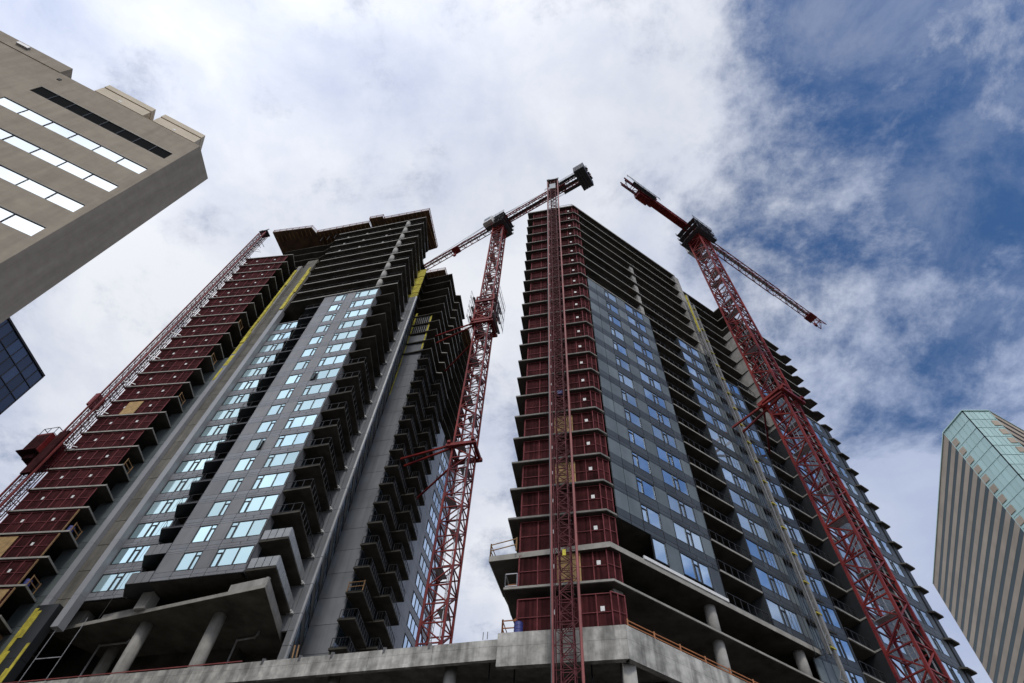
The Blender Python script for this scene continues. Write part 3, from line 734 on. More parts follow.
# --- recess with balconies (s 11.9 .. 16.9)
MB().box(11.9,16.95,2.4,2.5,G(1),G(16)).build('balcony_wall', M['panel_black'], RT)
r_ = MB(); railing(r_, [(12.05,0.06),(16.8,0.06)], 1.05, 0.0, 0.8, 0.05); me_rr = r_.mesh('railing', M['rail_dark'])
for k in range(1, 17): place(me_rr, 'railing', RT, (0,0,G(k)))
# --- facade 2 (17 .. 22) and facade 3 (22 .. 27.7)
mb = MB(); mi = MB()
for k in range(1, 15):
    z = G(k); b0 = z-0.22 if k > 1 else z
    panels(mb,(17.0,0),(22.0,0),0.10,b0,z+0.12,(2.0,3.9)); panels(mb,(17.0,0),(22.0,0),0.10,z+0.15,z+SG-0.15,(1.6,2.3,3.9)); panels(mb,(17.0,0),(22.0,0),0.10,z+HG,z+FH-0.25,(2.3,))
    panels(mi,(20.95,0),(22.0,0),0.10,z+SG-0.12,z+HG-0.03)
    window(RT,17.03,0.02,z+SG-0.15,0,(1.7,0.65,1.55),HG-SG+0.15,'glass_blue',(1,))
for k in range(-1, 14):
    z = G(k); b0 = z-0.22
    if True:
        panels(mb,(22.05,0.6),(27.65,0.02),0.10,b0,z+0.12,(2.9,)); panels(mb,(22.05,0.6),(27.65,0.02),0.10,z+0.15,z+SG-0.15,(2.9,4.2)); panels(mb,(22.05,0.6),(27.65,0.02),0.10,z+HG,z+FH-0.25,(2.9,))
        panels(mi,(22.05,0.6),(24.95,0.30),0.10,z+SG-0.12,z+HG-0.03,(0.97,1.94))
        window(RT,24.97,0.33,z+SG-0.15,math.atan2(-0.58,5.6),(1.0,0.55,1.08),HG-SG+0.15,'glass_blue',(1,))
panels(mb,(17.0,2.4),(17.0,0.0),0.1,G(1),G(15)-0.22)
panels(mb,(27.68,0.0),(27.68,2.4),0.1,24.4,G(14)-0.22)
mb.build('cladding', M['panel_span_dark'], RT); mi.each('infill_panel', M['panel_dark'], RT)
MB().box(17.1,21.95,0.13,0.15,G(1)+0.1,G(15)-0.27).build('backing_wall', M['joint'], RT)
MB().wall((22.1,0.78),(27.6,0.2),0.02,24.4,G(14)-0.27).build('backing_wall', M['joint'], RT)
# --- second recess (27.8 .. 31.4) : slabs stay bright edged, dark walls
MB().box(27.8,31.4,2.4,2.5,24.4,G(15)).build('balcony_wall', M['panel_black'], RT)
mb = MB(); panels(mb,(31.35,2.4),(31.35,-0.7),0.1,24.4,64.2,(1.0,),[G(k)-0.15 for k in range(0,14)],0.04); mb.build('cladding', M['panel_black'], RT)
bal2 = MB().prism([(27.75,-0.08),(31.28,-0.08),(31.3,-0.95),(32.6,-0.95),(32.6,-0.8),(31.5,-0.75),(31.4,2.4),(27.75,2.4)], -0.16, 0).mesh('balcony', M['slab_edge'])
r_ = MB(); railing(r_, [(27.9,-0.02),(31.2,-0.02)], 1.05, 0, 0.8, 0.05); me_rr2 = r_.mesh('railing', M['rail_dark'])
for k in range(0, 15):
    o = place(bal2, 'balcony', RT, (0,0,G(k)+0.02)); place(me_rr2, 'railing', o)
# --- far facade (31.5 .. 46) and the end balconies that step out along the silhouette
mb = MB(); mbL = MB(); mbR = MB()
yf = -0.9
for k in range(-1, 15):
    z = G(k)
    for a, b in ((31.5,38.4),(41.25,45.8)):
        mb = mbL if a < 40 else mbR
        panels(mb,(a,yf),(b,yf),0.10,z-0.22,z+0.12,(3,6,9,12)); panels(mb,(a,yf),(b,yf),0.10,z+0.15,z+SG-0.15,(1.5,3,4.5,6,7.5,9,10.5,12)); panels(mb,(a,yf),(b,yf),0.10,z+HG,z+FH-0.25,(3,6,9,12))
    window(RT,41.24,1.15,z+SG+0.1,R(-90),(1.9,),HG-SG-0.1,'glass_white')
    MB().box(41.26,41.4,-0.79,2.2,z-0.2,z+FH-0.24).build('balcony_wall', M['panel_black'], RT)
    for a, b in ((31.5,32.0),(35.6,38.4),(41.25,41.7),(44.9,45.8)): panels(mbL if a < 40 else mbR,(a,yf),(b,yf),0.10,z+SG-0.12,z+HG-0.03)
    window(RT,32.0,yf+0.02,z+SG-0.15,0,(1.5,0.6,1.5),HG-SG+0.15,'glass_blue',(1,))
    window(RT,41.7,yf+0.02,z+SG-0.15,0,(1.3,0.6,1.3),HG-SG+0.15,'glass_blue',(1,))
mbL.build('cladding', M['panel_span_dark'], RT); mbR.build('cladding', M['panel_span_dark'], RT)
MB().box(31.6,38.3,yf+0.13,yf+0.15,24.4,G(15)-0.27).build('backing_wall', M['joint'], RT); MB().box(41.42,45.7,yf+0.13,yf+0.15,24.4,G(15)-0.27).build('backing_wall', M['joint'], RT)
MB().box(38.35,41.25,2.2,2.3,24.4,G(15)).build('balcony_wall', M['panel_black'], RT); MB().box(38.3,38.4,-0.78,2.19,24.4,G(15)).build('balcony_wall', M['panel_black'], RT)
endb = MB().prism([(45.2,-0.82),(45.9,-1.44),(47.45,-1.44),(47.2,4.0),(45.2,4.0)], -0.2, 0).mesh('balcony', M['slab'])
r_ = MB(); railing(r_, [(45.95,-1.4),(47.35,-1.4),(47.15,3.9)], 1.0, 0, 0.75, 0.05); me_re = r_.mesh('railing', M['rail_dark'])
for k in range(-1, 22):
    o = place(endb, 'balcony', RT, (0,0,G(k)+0.01))
MB().box(45.95,46.75,-1.0,15.0,0.1,G(15)).build('balcony_wall', M['panel_black'], RT)

# --- maroon mesh screens round the hoist corner
hd = Vector((0-HL[0], 0-HL[1])).normalized(); hn = Vector((hd.y, -hd.x)); HLEN = math.hypot(HL[0],HL[1])
def HP(t, off=0.0): return (HL[0]+hd.x*t+hn.x*off, HL[1]+hd.y*t+hn.y*off)
sL = screen_meshes(HP(0.95,-0.4), HP(3.7,-0.4), 2, FH-0.26, (0.86,))
sR = screen_meshes(HP(5.3,-0.4), HP(HLEN-0.3,-0.4), 2, FH-0.26, (0.62,))
sC = screen_meshes((-0.08,0.42), (0.98,0.22), 2, FH-0.26, ())
sS = screen_meshes(HP(0.95,-2.2), HP(0.95,-0.42), 1, FH-0.26, ())
for k in range(-1, KA):
    zf = 24.5 if k == -1 else G(k)
    for i, s in enumerate((sL, sR, sC, sS)):
        f = place(s[0], 'safety_screen', RT, (0,0,zf)); place(s[1], 'mesh_panel', f)
        for q in s[2]: place(q, 'notice_plate', f)
    cl = MB()
plym = MB().wall(HP(3.75,-0.35),HP(5.45,-0.35),0.03,0.05,FH-0.4).mesh('plywood_sheet', M['ply'])
mar = MB().wall(HP(3.7,-0.56),HP(5.3,-0.56),0.03,0.03,FH-0.28).mesh('hoist_gate', M['screen'])
for k in range(-1, KA):
    zf = 24.5 if k == -1 else G(k)
    if k in (0, 3, 5): place(plym, 'plywood_sheet', RT, (0,0,zf))
    else: place(mar, 'hoist_gate', RT, (0,0,zf))
# timber and steel edge guards on the two projecting lower slabs
t_ = MB(); a = wl; b = HP(0.8); timber_rail(t_, [(wb[0],wb[1],0),(a[0]+0.08,a[1]+0.02,0),(b[0],b[1]+0.1,0)], 1.1)
t_.build('timber_guardrail', M['wood'], RT, (0,0,G(1)))
r_ = MB(); a = HP(0.05,-0.05); b = HP(0.9,-0.05); timber_rail(r_, [(*HP(0.05,-2.5),0),(*a,0),(*b,0)], 1.1); r_.build('timber_guardrail', M['orange'], RT, (0,0,24.5))
r_ = MB(); a = HP(0.05,-0.05); railing(r_, [HP(0.05,-2.5),a,HP(0.9,-0.05)], 1.1, 0, 1.0, 0.06); r_.build('guardrail', M['steel'], RT, (0,0,G(0)))
MB().wall(HP(0.15,-0.5),HP(0.95,-0.5),0.03,0.1,0.6).build('debris_net', M['orange'], RT, (0,0,G(0)))
r_ = MB(); railing(r_, [HP(4.6,-0.2),HP(HLEN-0.3,-0.2),(1.2,0.3)], 1.1, 0, 1.1, 0.05); r_.build('roof_guardrail', M['white'], RT, (0,0,G(KA)))
# thin guard cables along open floors
for k in range(15, KA):
    r_ = MB(); railing(r_, [(1.3,0.06),(22.0,0.06)], 1.05, 0, 3.4, 0.02); r_.build('cable_guard', M['dark_steel'], RT, (0,0,G(k)))

# materials and props left on the bare floors
rnd = random.Random(21)
stk = {k: MB() for k in ('wood','ply','white','steel','orange','blue','yellow')}
for tower, lo, hi, xs, ff in (('L', NR, 26, (-14.2, 2.2), F), ('R', 15, KA, (1.6, 21), G)):
    for m_ in stk: stk[m_] = MB()
    pp = MB()
    for k in range(lo, hi):
        for _ in range(4):
            x = rnd.uniform(*xs); y = rnd.uniform(0.5, 1.6); w_ = rnd.uniform(0.5,1.6); h_ = rnd.uniform(0.3,1.1)
            stk[rnd.choice(list(stk))].box(x, x+w_, y, y+rnd.uniform(0.4,0.9), ff(k)+0.005, ff(k)+h_)
        for _ in range(3):
            x = rnd.uniform(*xs); y = rnd.uniform(0.7, 2.5); pp.bar((x,y,ff(k)+0.002),(x,y,ff(k+1)-TH-0.002),0.08)
    par_ = LT if tower == 'L' else RT
    for m_, b_ in stk.items():
        if b_.v: b_.each('material_stack', M[m_], par_)
    pp.each('shoring_prop', M['steel'], par_)

# ------------------------------------------------------------------ podium
PD = thing('concrete_podium', 'weathered concrete podium with a deep fascia in front of both towers', 'building')
pc = Vector((8.62, 35.55)); dl = Vector((math.sin(R(287.3)), math.cos(R(287.3)))); dr = Vector((math.sin(R(59.2)), math.cos(R(59.2))))
nl = Vector((-dl.y, dl.x)); 
def PLf(t, off=0.0):      # along the street front to the left, off = outwards
    q = pc + dl*t; n = Vector((-math.cos(R(16.7))*0 - math.sin(R(16.7)), -math.cos(R(16.7)))); return (q.x+n.x*off, q.y+n.y*off)
def PRf(t, off=0.0):
    q = pc + dr*t; n = Vector((math.sin(R(149.2)), math.cos(R(149.2)))); return (q.x+n.x*off, q.y+n.y*off)
ZT, ZB = 24.5, 22.3
jt = 8.25
mb = MB()
def fascia(mb, A, B, zb, zt, step, th=0.4):
    A = Vector(A); B = Vector(B); L_ = (B-A).length; n = max(1, round(L_/step)); d_ = (B-A)/n
    for i in range(n):
        a = A+d_*i; b = A+d_*(i+1); e = d_.normalized()*0.012
        zm = zb+(zt-zb)*0.58; mb.wall(tuple(a+e), tuple(b-e), th, zb, zm-0.006); mb.wall(tuple(a+e), tuple(b-e), th, zm+0.006, zt)
fascia(mb, PLf(jt,0.35), PLf(0,0.0), ZB, ZT, 4.1)
fascia(mb, PLf(62,0.0), PLf(jt,0.0), 23.2, ZT-0.2, 4.4)
fascia(mb, PRf(0,0.0), PRf(54,0.0), ZB, ZT, 5.2)
mb.build('fascia', M['podium'], PD)
lip = MB()
lip.wall(PLf(62,0.03),PLf(jt,0.03),0.3,22.95,23.19); lip.build('fascia_lip', M['podium'], PD)
deck = [PLf(62,-0.45),PLf(jt,-0.45),PLf(0.3,-0.4),PRf(54,-0.45),(40,95),(-62,95)]
MB().prism(deck, 23.95, 24.28).build('deck', M['concrete'], PD)
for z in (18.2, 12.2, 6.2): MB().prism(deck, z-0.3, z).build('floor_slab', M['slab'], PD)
rec = [PLf(60,-6),PLf(-2,-6),PRf(6,-7),PRf(52,-7),(38,90),(-60,90)]
MB().prism(rec, 0.02, 23.9).build('core_wall', M['interior'], PD)
def pcol(t, right=False, off=-1.2, r=0.42, sq=False):
    x, y = (PRf if right else PLf)(t, off)
    mb = MB()
    if sq: mb.prism([(x-r,y-r),(x+r,y-r),(x+r,y+r),(x-r,y+r)], 0.1, 23.94)
    else: mb.tube((x,y,0.1),(x,y,23.94),r,14)
    smooth_side(mb.build('column', M['concrete_light'], PD))
pcol(0.2, False, -1.0, 0.40, True)
for t in (11.7, 20, 28.5, 37, 45.5, 54): pcol(t)
for t in (9.5, 19, 28.5, 38, 47): pcol(t, True)
mb = MB()
for t in (2.5, 4.8, 7.5, 9.2): x, y = PLf(t,-1.6); mb.bar((x,y,18.2),(x,y,23.9),0.09)
mb.each('shoring_prop', M['rail_dark'], PD)
t_ = MB(); timber_rail(t_, [(*PRf(0.4,-0.2),ZT-0.02),(*PRf(30,-0.2),ZT-0.02)], 0.55); t_.build('timber_guardrail', M['orange'], PD)
t_ = MB(); a = PLf(27,-0.15); b = PLf(60,-0.15); t_.bar((*a,ZT+0.02),(*b,ZT+0.02),0.05,0.06); t_.build('timber_rail', M['red_pale'], PD)
mb = MB()
for t in (13.0,16.2,20.0,22.4,25.2): x, y = PLf(t,-0.1); mb.box(x-0.12,x+0.12,y-0.12,y+0.12,ZT-0.45,ZT-0.04)
for t in (9.1, 9.4): x, y = PLf(t,-0.2); mb.bar((x,y,ZT),(x,y,ZT+0.5),0.05)
mb.each('anchor_bracket', M['dark_steel'], PD)
mb = MB()
for t in (22.9, 23.2): x, y = PLf(t,-0.3); mb.bar((x,y,ZT),(x-0.1,y,ZT+0.9),0.09)
mb.each('timber_stake', M['wood'], PD)

# ------------------------------------------------------------------ lattice helpers
def lattice(mb, c, w, d, z0, z1, leg, brace, bay, xbrace=False, faces=(0,1,2,3)):
    P = [(-w/2,-d/2),(w/2,-d/2),(w/2,d/2),(-w/2,d/2)]; P = [(c[0]+a, c[1]+b) for a, b in P]
    for p in P: mb.bar((*p,z0),(*p,z1),leg)
    n = max(1, round((z1-z0)/bay)); h = (z1-z0)/n
    for i in range(n):
        za, zb_ = z0+i*h, z0+(i+1)*h
        for j in faces:
            a, b = P[j], P[(j+1)%4]
            mb.bar((*a,za),(*b,za),brace)
            if xbrace: mb.bar((*a,za),(*b,zb_),brace); mb.bar((*b,za),(*a,zb_),brace)
            elif (i+j) % 2: mb.bar((*a,za),(*b,zb_),brace)
            else: mb.bar((*b,za),(*a,zb_),brace)
    for j in faces: mb.bar((*P[j],z1),(*P[(j+1)%4],z1),brace)
def beam_lattice(mb, x0, x1, y, z, w, h, chord, brace, bay, tri=True):
    """horizontal lattice along local x : two lower chords and one (or two) top chords"""
    lo = [(y-w/2,z),(y+w/2,z)]; hi = [(y,z+h)] if tri else [(y-w/2,z+h),(y+w/2,z+h)]
    for q in lo+hi: mb.bar((x0,*q),(x1,*q),chord)
    n = max(1, round(abs(x1-x0)/bay)); s = (x1-x0)/n
    for i in range(n):
        a, b, m_ = x0+i*s, x0+(i+1)*s, x0+(i+0.5)*s
        mb.bar((a,*lo[0]),(a,*lo[1]),brace); mb.bar((a,*(lo[0] if i%2 else lo[1])),(b,*(lo[1] if i%2 else lo[0])),brace)
        for j, q in enumerate(lo):
            t = hi[0] if tri else hi[j]
            mb.bar((a,*q),(m_,*t),brace); mb.bar((m_,*t),(b,*q),brace)
        if not tri: mb.bar((m_,*hi[0]),(m_,*hi[1]),brace)

def tower_crane(label, pos, rz, ztop, jib_az, jib_len, cj_len, collars, cage, ties, flat=True):
    T = thing('tower_crane', label, 'crane', (pos[0],pos[1],0), rz, 'red tower cranes between the towers')
    w = 2.35
    mb = MB(); lattice(mb, (0,0), w, w, 0.6, ztop-4, 0.22, 0.115, 2.0)
    mb.build('mast', M['red'], T)
    mb = MB(); mb.box(-2.6,2.6,-2.6,2.6,0.0,0.6); mb.build('base_block', M['concrete'], T)
    # ladders, rest platforms, cable run inside the mast
    mb = MB(); z = 3.0; i = 0
    while z < ztop-6:
        sx = 1 if i % 2 else -1
        mb.box(-1.0 if sx < 0 else 0.05, -0.05 if sx < 0 else 1.0, -1.0, 1.0, z, z+0.05)
        for q in (-0.22, 0.22): mb.bar((sx*0.45,q,z),(sx*0.05+sx*0.3,q,z+4.7),0.05)
        for r in range(10): mb.bar((sx*0.42,-0.22,z+0.45*r),(sx*0.42,0.22,z+0.45*r),0.03)
        z += 4.7; i += 1
    mb.bar((0.8,-0.9,2),(0.8,-0.9,ztop-5),0.09)
    mb.build('ladder', M['steel'], T)
    for zc in collars:
        mb = MB()
        for s in (-1.55,1.55): mb.box(-1.95,1.95,s-0.2,s+0.2,zc-0.22,zc+0.22); mb.box(s-0.2,s+0.2,-1.95,1.95,zc+0.225,zc+0.6)
        mb.build('tie_collar', M['red'], T)
    for a, b in ties: MB().bar(a, b, 0.2, 0.24).build('tie_bar', M['red'], T)
    if cage:
        z0, z1 = cage
        mb = MB(); lattice(mb, (0,0), 3.1, 3.1, z0, z1, 0.24, 0.14, 2.6, True)
        for zc in (z0, z1-2.2):
            for s in (-1.65,1.65): mb.box(-1.7,1.7,s-0.15,s+0.15,zc,zc+0.5); mb.box(s-0.15,s+0.15,-1.7,1.7,zc+0.505,zc+0.95)
        mb.build('climbing_cage', M['red'], T)
        mb = MB()
        for zc in (z0+1.0, z0+4.2, z1-1.0):
            for a, b, c_, d_ in ((-2.2,-1.75,-2.2,2.2),(1.75,2.2,-2.2,2.2)): mb.box(a,b,c_,d_,zc,zc+0.06)
            for x in (-2.6,2.6):
                railing_pts = [(x,-2.2),(x,2.2)]
                for h in (0.5,1.05): mb.bar((x,-2.2,zc+h),(x,2.2,zc+h),0.06)
                for yy in (-2.2,-1.1,0,1.1,2.2): mb.bar((x,yy,zc),(x,yy,zc+2.6),0.05)
                mb.bar((x,-2.2,zc+2.6),(x,2.2,zc+2.6),0.05)
        mb.build('work_platform', M['steel'], T)
    # slewing ring
    mb = MB(); z = ztop-4
    mb.tube((0,0,z),(0,0,z+0.5),1.75,20); mb.box(-1.7,1.7,-1.7,1.7,z-0.5,z-0.02); mb.build('slewing_ring', M['red'], T)
    # top works turn with the jib : own frame, local +x = jib
    a = R(90-jib_az) - rz
    top = MB(); top.box(-1.5,1.5,-1.2,1.2,z+0.52,z+1.1)
    lattice(top, (0,0), 1.9, 1.9, z+1.1, z+4.0, 0.2, 0.12, 1.4, True)
    top.build('turntable', M['red'], T, (0,0,0), a)
    pf = MB()
    for zz in (z-0.9, z+1.15, z+3.2):
        pf.box(-2.3,2.3,-2.2,-1.3,zz,zz+0.07); pf.box(-2.3,2.3,1.3,2.2,zz,zz+0.07); pf.box(-2.35,-1.5,-1.29,1.29,zz,zz+0.07)
        for y_ in (-2.2,2.2):
            for h in (0.55,1.1): pf.bar((-2.3,y_,zz+h),(2.3,y_,zz+h),0.05)
            for x_ in (-2.3,-1.15,0,1.15,2.3): pf.bar((x_,y_,zz),(x_,y_,zz+1.1),0.05)
    pf.build('walkway', M['dark_steel'], T, (0,0,0), a)
    cb = MB(); cb.prism([(0.4,1.5),(2.5,1.5),(2.8,1.8),(2.8,2.7),(2.5,3.0),(0.4,3.0)], z+0.5, z+2.7)
    c_o = cb.build('operator_cab', M['white'], T, (0,0,0), a)
    g = MB(); g.box(2.805,2.83,1.9,2.65,z+1.0,z+2.4); g.box(0.7,2.3,3.005,3.03,z+1.2,z+2.4); g.build('cab_window', M['glass_dark'], c_o)
    zj = z+3.1
    jb = MB(); beam_lattice(jb, 1.0, jib_len*0.62, 0, zj, 1.5, 1.7, 0.16, 0.085, 1.8); beam_lattice(jb, jib_len*0.62, jib_len, 0, zj, 1.3, 1.35, 0.13, 0.075, 1.7)
    jo = jb.build('jib', M['red'], T, (0,0,0), a)
    wk = MB(); x = 1.2
    wk.box(1.2, jib_len*0.9, -0.22, 0.22, zj+0.12, zj+0.16); wk.build('jib_walkway', M['steel'], jo)
    tr = MB(); tx = jib_len*(0.86 if flat else 0.25); tr.box(tx,tx+1.8,-0.85,0.85,zj-0.45,zj-0.12); tr.bar((tx+0.9,0,zj-0.45),(tx+0.9,0,zj-2.6),0.05); tr.box(tx+0.6,tx+1.2,-0.2,0.2,zj-3.3,zj-2.6)
    tr.build('trolley', M['red'], T, (0,0,0), a)
    cj = MB(); cw_ = 1.0 if flat else 1.5; beam_lattice(cj, -1.0, -cj_len, 0, zj+0.05, cw_, 1.2, 0.2, 0.10, 1.7, False)
    if flat: cj.box(-cj_len+3.2,-1.6,-0.42,0.42,zj+0.18,zj+0.24)
    cjo = cj.build('counter_jib', M['red'], T, (0,0,0), a)
    dk = MB()
    if flat: dk.box(-cj_len+1.5,-cj_len*0.6,-1.25,-0.62,zj+0.1,zj+0.16)
    else: dk.box(-cj_len,-1.6,-0.3,0.3,zj+0.12,zj+0.16); dk.box(-cj_len,-cj_len*0.7,0.9,1.5,zj+0.1,zj+0.16)
    (dk.box(-cj_len,-cj_len*0.7,-1.5,-0.9,zj+0.1,zj+0.16) if not flat else None)
    for y_ in ((-1.25,) if flat else (-1.5,1.5)):
        for h in (0.55,1.1): dk.bar((-cj_len,y_,zj+h),(-cj_len*0.55,y_,zj+h),0.05)
        for i in range(7): x_ = -cj_len+cj_len*0.45*i/6; dk.bar((x_,y_,zj),(x_,y_,zj+1.1),0.05)
    dk.build('walkway', M['dark_steel'], cjo)
    wn = MB(); wn.box(-cj_len*0.74,-cj_len*0.56,-0.6,0.6,zj+0.3,zj+1.5); wn.tube((-cj_len*0.6,-0.9,zj+0.9),(-cj_len*0.6,0.9,zj+0.9),0.55,14); wn.build('winch', M['red_pale'], T, (0,0,0), a)
    for i in range(4):
        x_ = -cj_len+0.35+i*0.62
        cwm = M['dark_steel'] if not flat else M['red']
        if flat: MB().box(x_+3.0,x_+3.55,-0.35,0.9,zj-0.7,zj+0.95).build('counterweight', cwm, T, (0,0,0), a)
        else: MB().box(x_,x_+0.55,-2.45,2.45,zj-1.5,zj+1.2).build('counterweight', cwm, T, (0,0,0), a)
    ap = MB(); za = zj+5.6
    for q in (-0.8,0.8): ap.bar((0.7,q,zj+0.8),(0,q*0.2,za),0.16); ap.bar((-0.9,q,zj+0.8),(0,q*0.2,za),0.16)
    ap.bar((0.35,-0.5,zj+3.2),(0.35,0.5,zj+3.2),0.1)
    pn = MB(); pn.bar((0,0,za),(jib_len*0.62,0,zj+1.6),0.06); pn.bar((0,0.1,za),(jib_len*0.3,0.1,zj+1.75),0.06); pn.bar((0,0,za),(-cj_len+1.0,0.6,zj+1.2),0.06); pn.bar((0,0,za),(-cj_len+1.0,-0.6,zj+1.2),0.06)
    if flat is False:
        ap.build('apex_frame', M['red'], T, (0,0,0), a); pn.build('pendant_cable', M['dark_steel'], T, (0,0,0), a)
    return T

def loc_in(T_pos, T_rz, wx, wy, wz):
    d = Vector((wx-T_pos[0], wy-T_pos[1])); c, s = math.cos(T_rz), math.sin(T_rz)
    return (d.x*c+d.y*s, -d.x*s+d.y*c, wz)
mc = (-4.85, 54.4)
def mt(lx, ly, z): return loc_in(mc, RZL, *LW(lx, ly), z)
TM1 = [(-13.42,58.37),(-12.98,59.6),(-11.49,65.8)]
TM2 = [(-13.2,57.8),(-13.0,59.2),(-11.5,65.1)]
tiesM = []
for zc, pts in ((58.2, TM1), (87.6, TM2)):
    for st, (wx, wy) in zip(((-1.6,-1.5),(-1.6,-1.0),(-1.6,1.5)), pts): tiesM.append(((*st,zc), loc_in(mc, RZL, wx, wy, zc+2.0)))
tower_crane('red tower crane in the gap between the two towers, jib behind the left roof', mc, RZL, 134.0, 306.0, 46.0, 23.0, (58.2, 87.6), (88.0, 96.5), tiesM, flat=False)
rc = (31.7, 42.55)
def rt(lx, ly, z): return loc_in(rc, RZR, *RW(lx, ly), z)
tiesR = [((-1.5,-1.5,58),loc_in(rc,RZR,27.0,46.55,58)), ((-1.5,-1.2,57.6),loc_in(rc,RZR,28.2,47.3,57.9)), ((-1.5,1.5,58),loc_in(rc,RZR,32.5,50.0,58))]
tower_crane('red tower crane standing in front of the right tower against blue sky', rc, RZR, 108.5, 60.0, 34.5, 16.8, (58.2,), None, tiesR, flat=True)

# ------------------------------------------------------------------ construction hoists
def hoist(label, pos, rz, w, d, z1, leg=0.10, twin=True):
    T = thing('construction_hoist', label, 'hoist', (pos[0],pos[1],0), rz, 'red rack hoists on the tower fronts')
    mb = MB(); lattice(mb, (0,0), w, d, 0.0, z1, leg*0.5, 0.03, 1.5, False, (0,2)); lattice(mb, (0,0), w*0.5, d*0.9, 0.0, z1, leg*0.5, 0.042, 0.75, False)
    mb.build('mast', M['hoist_red'], T)
    mb = MB()
    for s in (-1, 1): mb.box(s*(w/2+0.08)-0.07, s*(w/2+0.08)+0.07, -d/2-0.1, -d/2+0.1, 0.3, z1-0.5)
    mb.build('guide_rail', M['red_pale'], T)
    mb = MB(); mb.box(-w/2-0.2,w/2+0.2,-d/2-0.2,d/2+0.2,z1,z1+0.25)
    for x in (-w/2,w/2): mb.bar((x,-d/2,z1+0.25),(x+0.1,-d/2,z1+1.0),0.12); mb.bar((x-0.25,-d/2,z1+0.8),(x+0.35,-d/2,z1+0.8),0.1)
    mb.build('mast_head', M['dark_steel'], T)
    mb = MB(); z = 8.0
    while z < z1-3:
        for x in (-w*0.3,w*0.3): mb.bar((x,d/2,z),(x,d/2+1.1,z+0.1),0.07)
        z += 6.2
    mb.each('wall_tie', M['dark_steel'], T)
    return T
# right tower hoist, in front of the corner face
hp = Vector(RW(*HP(4.55, 1.25)))
hrz = math.atan2(hd.y, hd.x) + RZR
hR = hoist('tall maroon lattice hoist mast up the mesh-screened corner of the right tower', tuple(hp), hrz, 1.62, 0.9, 108.6, 0.14)
MB().box(-0.55,0.5,-0.55,-0.46,104.3,106.6).build('head_panel', M['rail_panel'], hR)
mb = MB(); mb.bar((-0.95,-0.55,20),(-0.95,-0.55,108),0.06); mb.build('power_cable', M['dark_steel'], hR)
for zc in (47.5,): 
    mb = MB(); mb.box(-0.2,0.25,-0.2,0.2,zc,zc+0.45); mb.build('junction_box', M['blue'], hR)
mb = MB(); mb.box(-0.12,0.12,-0.52,-0.46,29.0,29.5); mb.build('warning_tag', M['yellow'], hR)
# left tower hoist with its car
lh = LW(-31.05, -2.75)
hLft = hoist('long red hoist mast up the left end of the left tower with a red car', lh, RZL, 1.35, 1.1, 116.5, 0.16)
cz = 51.5
car = MB(); car.box(-3.2,-0.95,-1.3,1.9,cz,cz+2.9); co = car.build('hoist_car', M['red'], hLft)
mb = MB(); mb.box(-3.1,-1.05,-1.34,-1.305,cz+0.15,cz+2.6); mb.box(-3.24,-3.205,-1.1,1.7,cz+0.2,cz+2.5); mb.build('mesh_gate', M['screen'], co)
mb = MB(); mb.box(-3.5,-0.9,-1.6,2.1,cz-0.14,cz-0.01); mb.box(-2.6,-1.2,-0.9,1.2,cz-0.9,cz-0.15); mb.build('car_floor', M['screen'], co)
mb = MB(); railing(mb, [(-3.1,-1.2),(-1.0,-1.2),(-1.0,1.8),(-3.1,1.8),(-3.1,-1.2)], 1.1, 0, 1.0, 0.06); o = mb.build('car_guardrail', M['steel'], co, (0,0,cz+2.9))
mb = MB(); mb.box(-0.6,0.7,-0.9,-0.55,cz-3.5,cz+3.4); mb.build('drive_carriage', M['screen'], co)
mb = MB(); mb.box(-1.35,-0.78,-0.7,0.6,60.6,62.8); mb.build('counterweight_box', M['screen_frame'], hLft)
mb = MB()
for k in range(6, 26, 2): mb.bar((0.6,0.4,F(k)),(1.9,1.0,F(k)+0.2),0.07); mb.bar((0.6,-0.4,F(k)),(1.9,0.6,F(k)+0.2),0.07)
mb.build('tie_frame', M['steel'], hLft)
# pale twin rail of a material hoist on the right tower
mh = RW(22.75, -0.75)
MH = thing('material_hoist', 'pale grey twin-rail material hoist with yellow ties up the right tower facade', 'hoist', (mh[0],mh[1],0), RZR)
for i, (x, z0, z1) in enumerate(((-0.42,30.5,91),(0.42,28.0,88.5))):
    mb = MB(); mb.box(x-0.16,x+0.16,-0.12,0.12,z0,z1); mb.build('rail', M['rail_grey'], MH)
mb = MB()
for k in range(0, 20): z = G(k)+0.4; mb.bar((-0.42,0,z),(0.42,0,z),0.09); mb.bar((-0.42,0,z),(0.42,0,z+1.2),0.05)
mb.each('rung', M['rail_grey'], MH)
mb = MB()
for k in range(0, 20):
    z = G(k)-0.05; mb.box(-0.1,0.62,-0.16,0.10,z,z+0.14)
mb.box(-0.75,-0.45,-0.1,0.1,79.5,90.8); mb.box(0.2,0.65,-0.3,0.1,26.9,28.0)
mb.each('tie_bracket', M['yellow'], MH)
mb = MB()
lattice(mb, (-1.35,0.05), 1.3, 0.5, 30, 74, 0.04, 0.02, 2.6, True, (0,)); mb.build('scaffold_net', M['frame'], MH)
mb = MB()
for k in range(0, 20): mb.bar((-0.3,0.1,G(k)),(-0.3,0.85,G(k)),0.06); mb.bar((0.3,0.1,G(k)),(0.3,1.3,G(k)),0.06)
mb.each('wall_tie', M['steel'], MH)

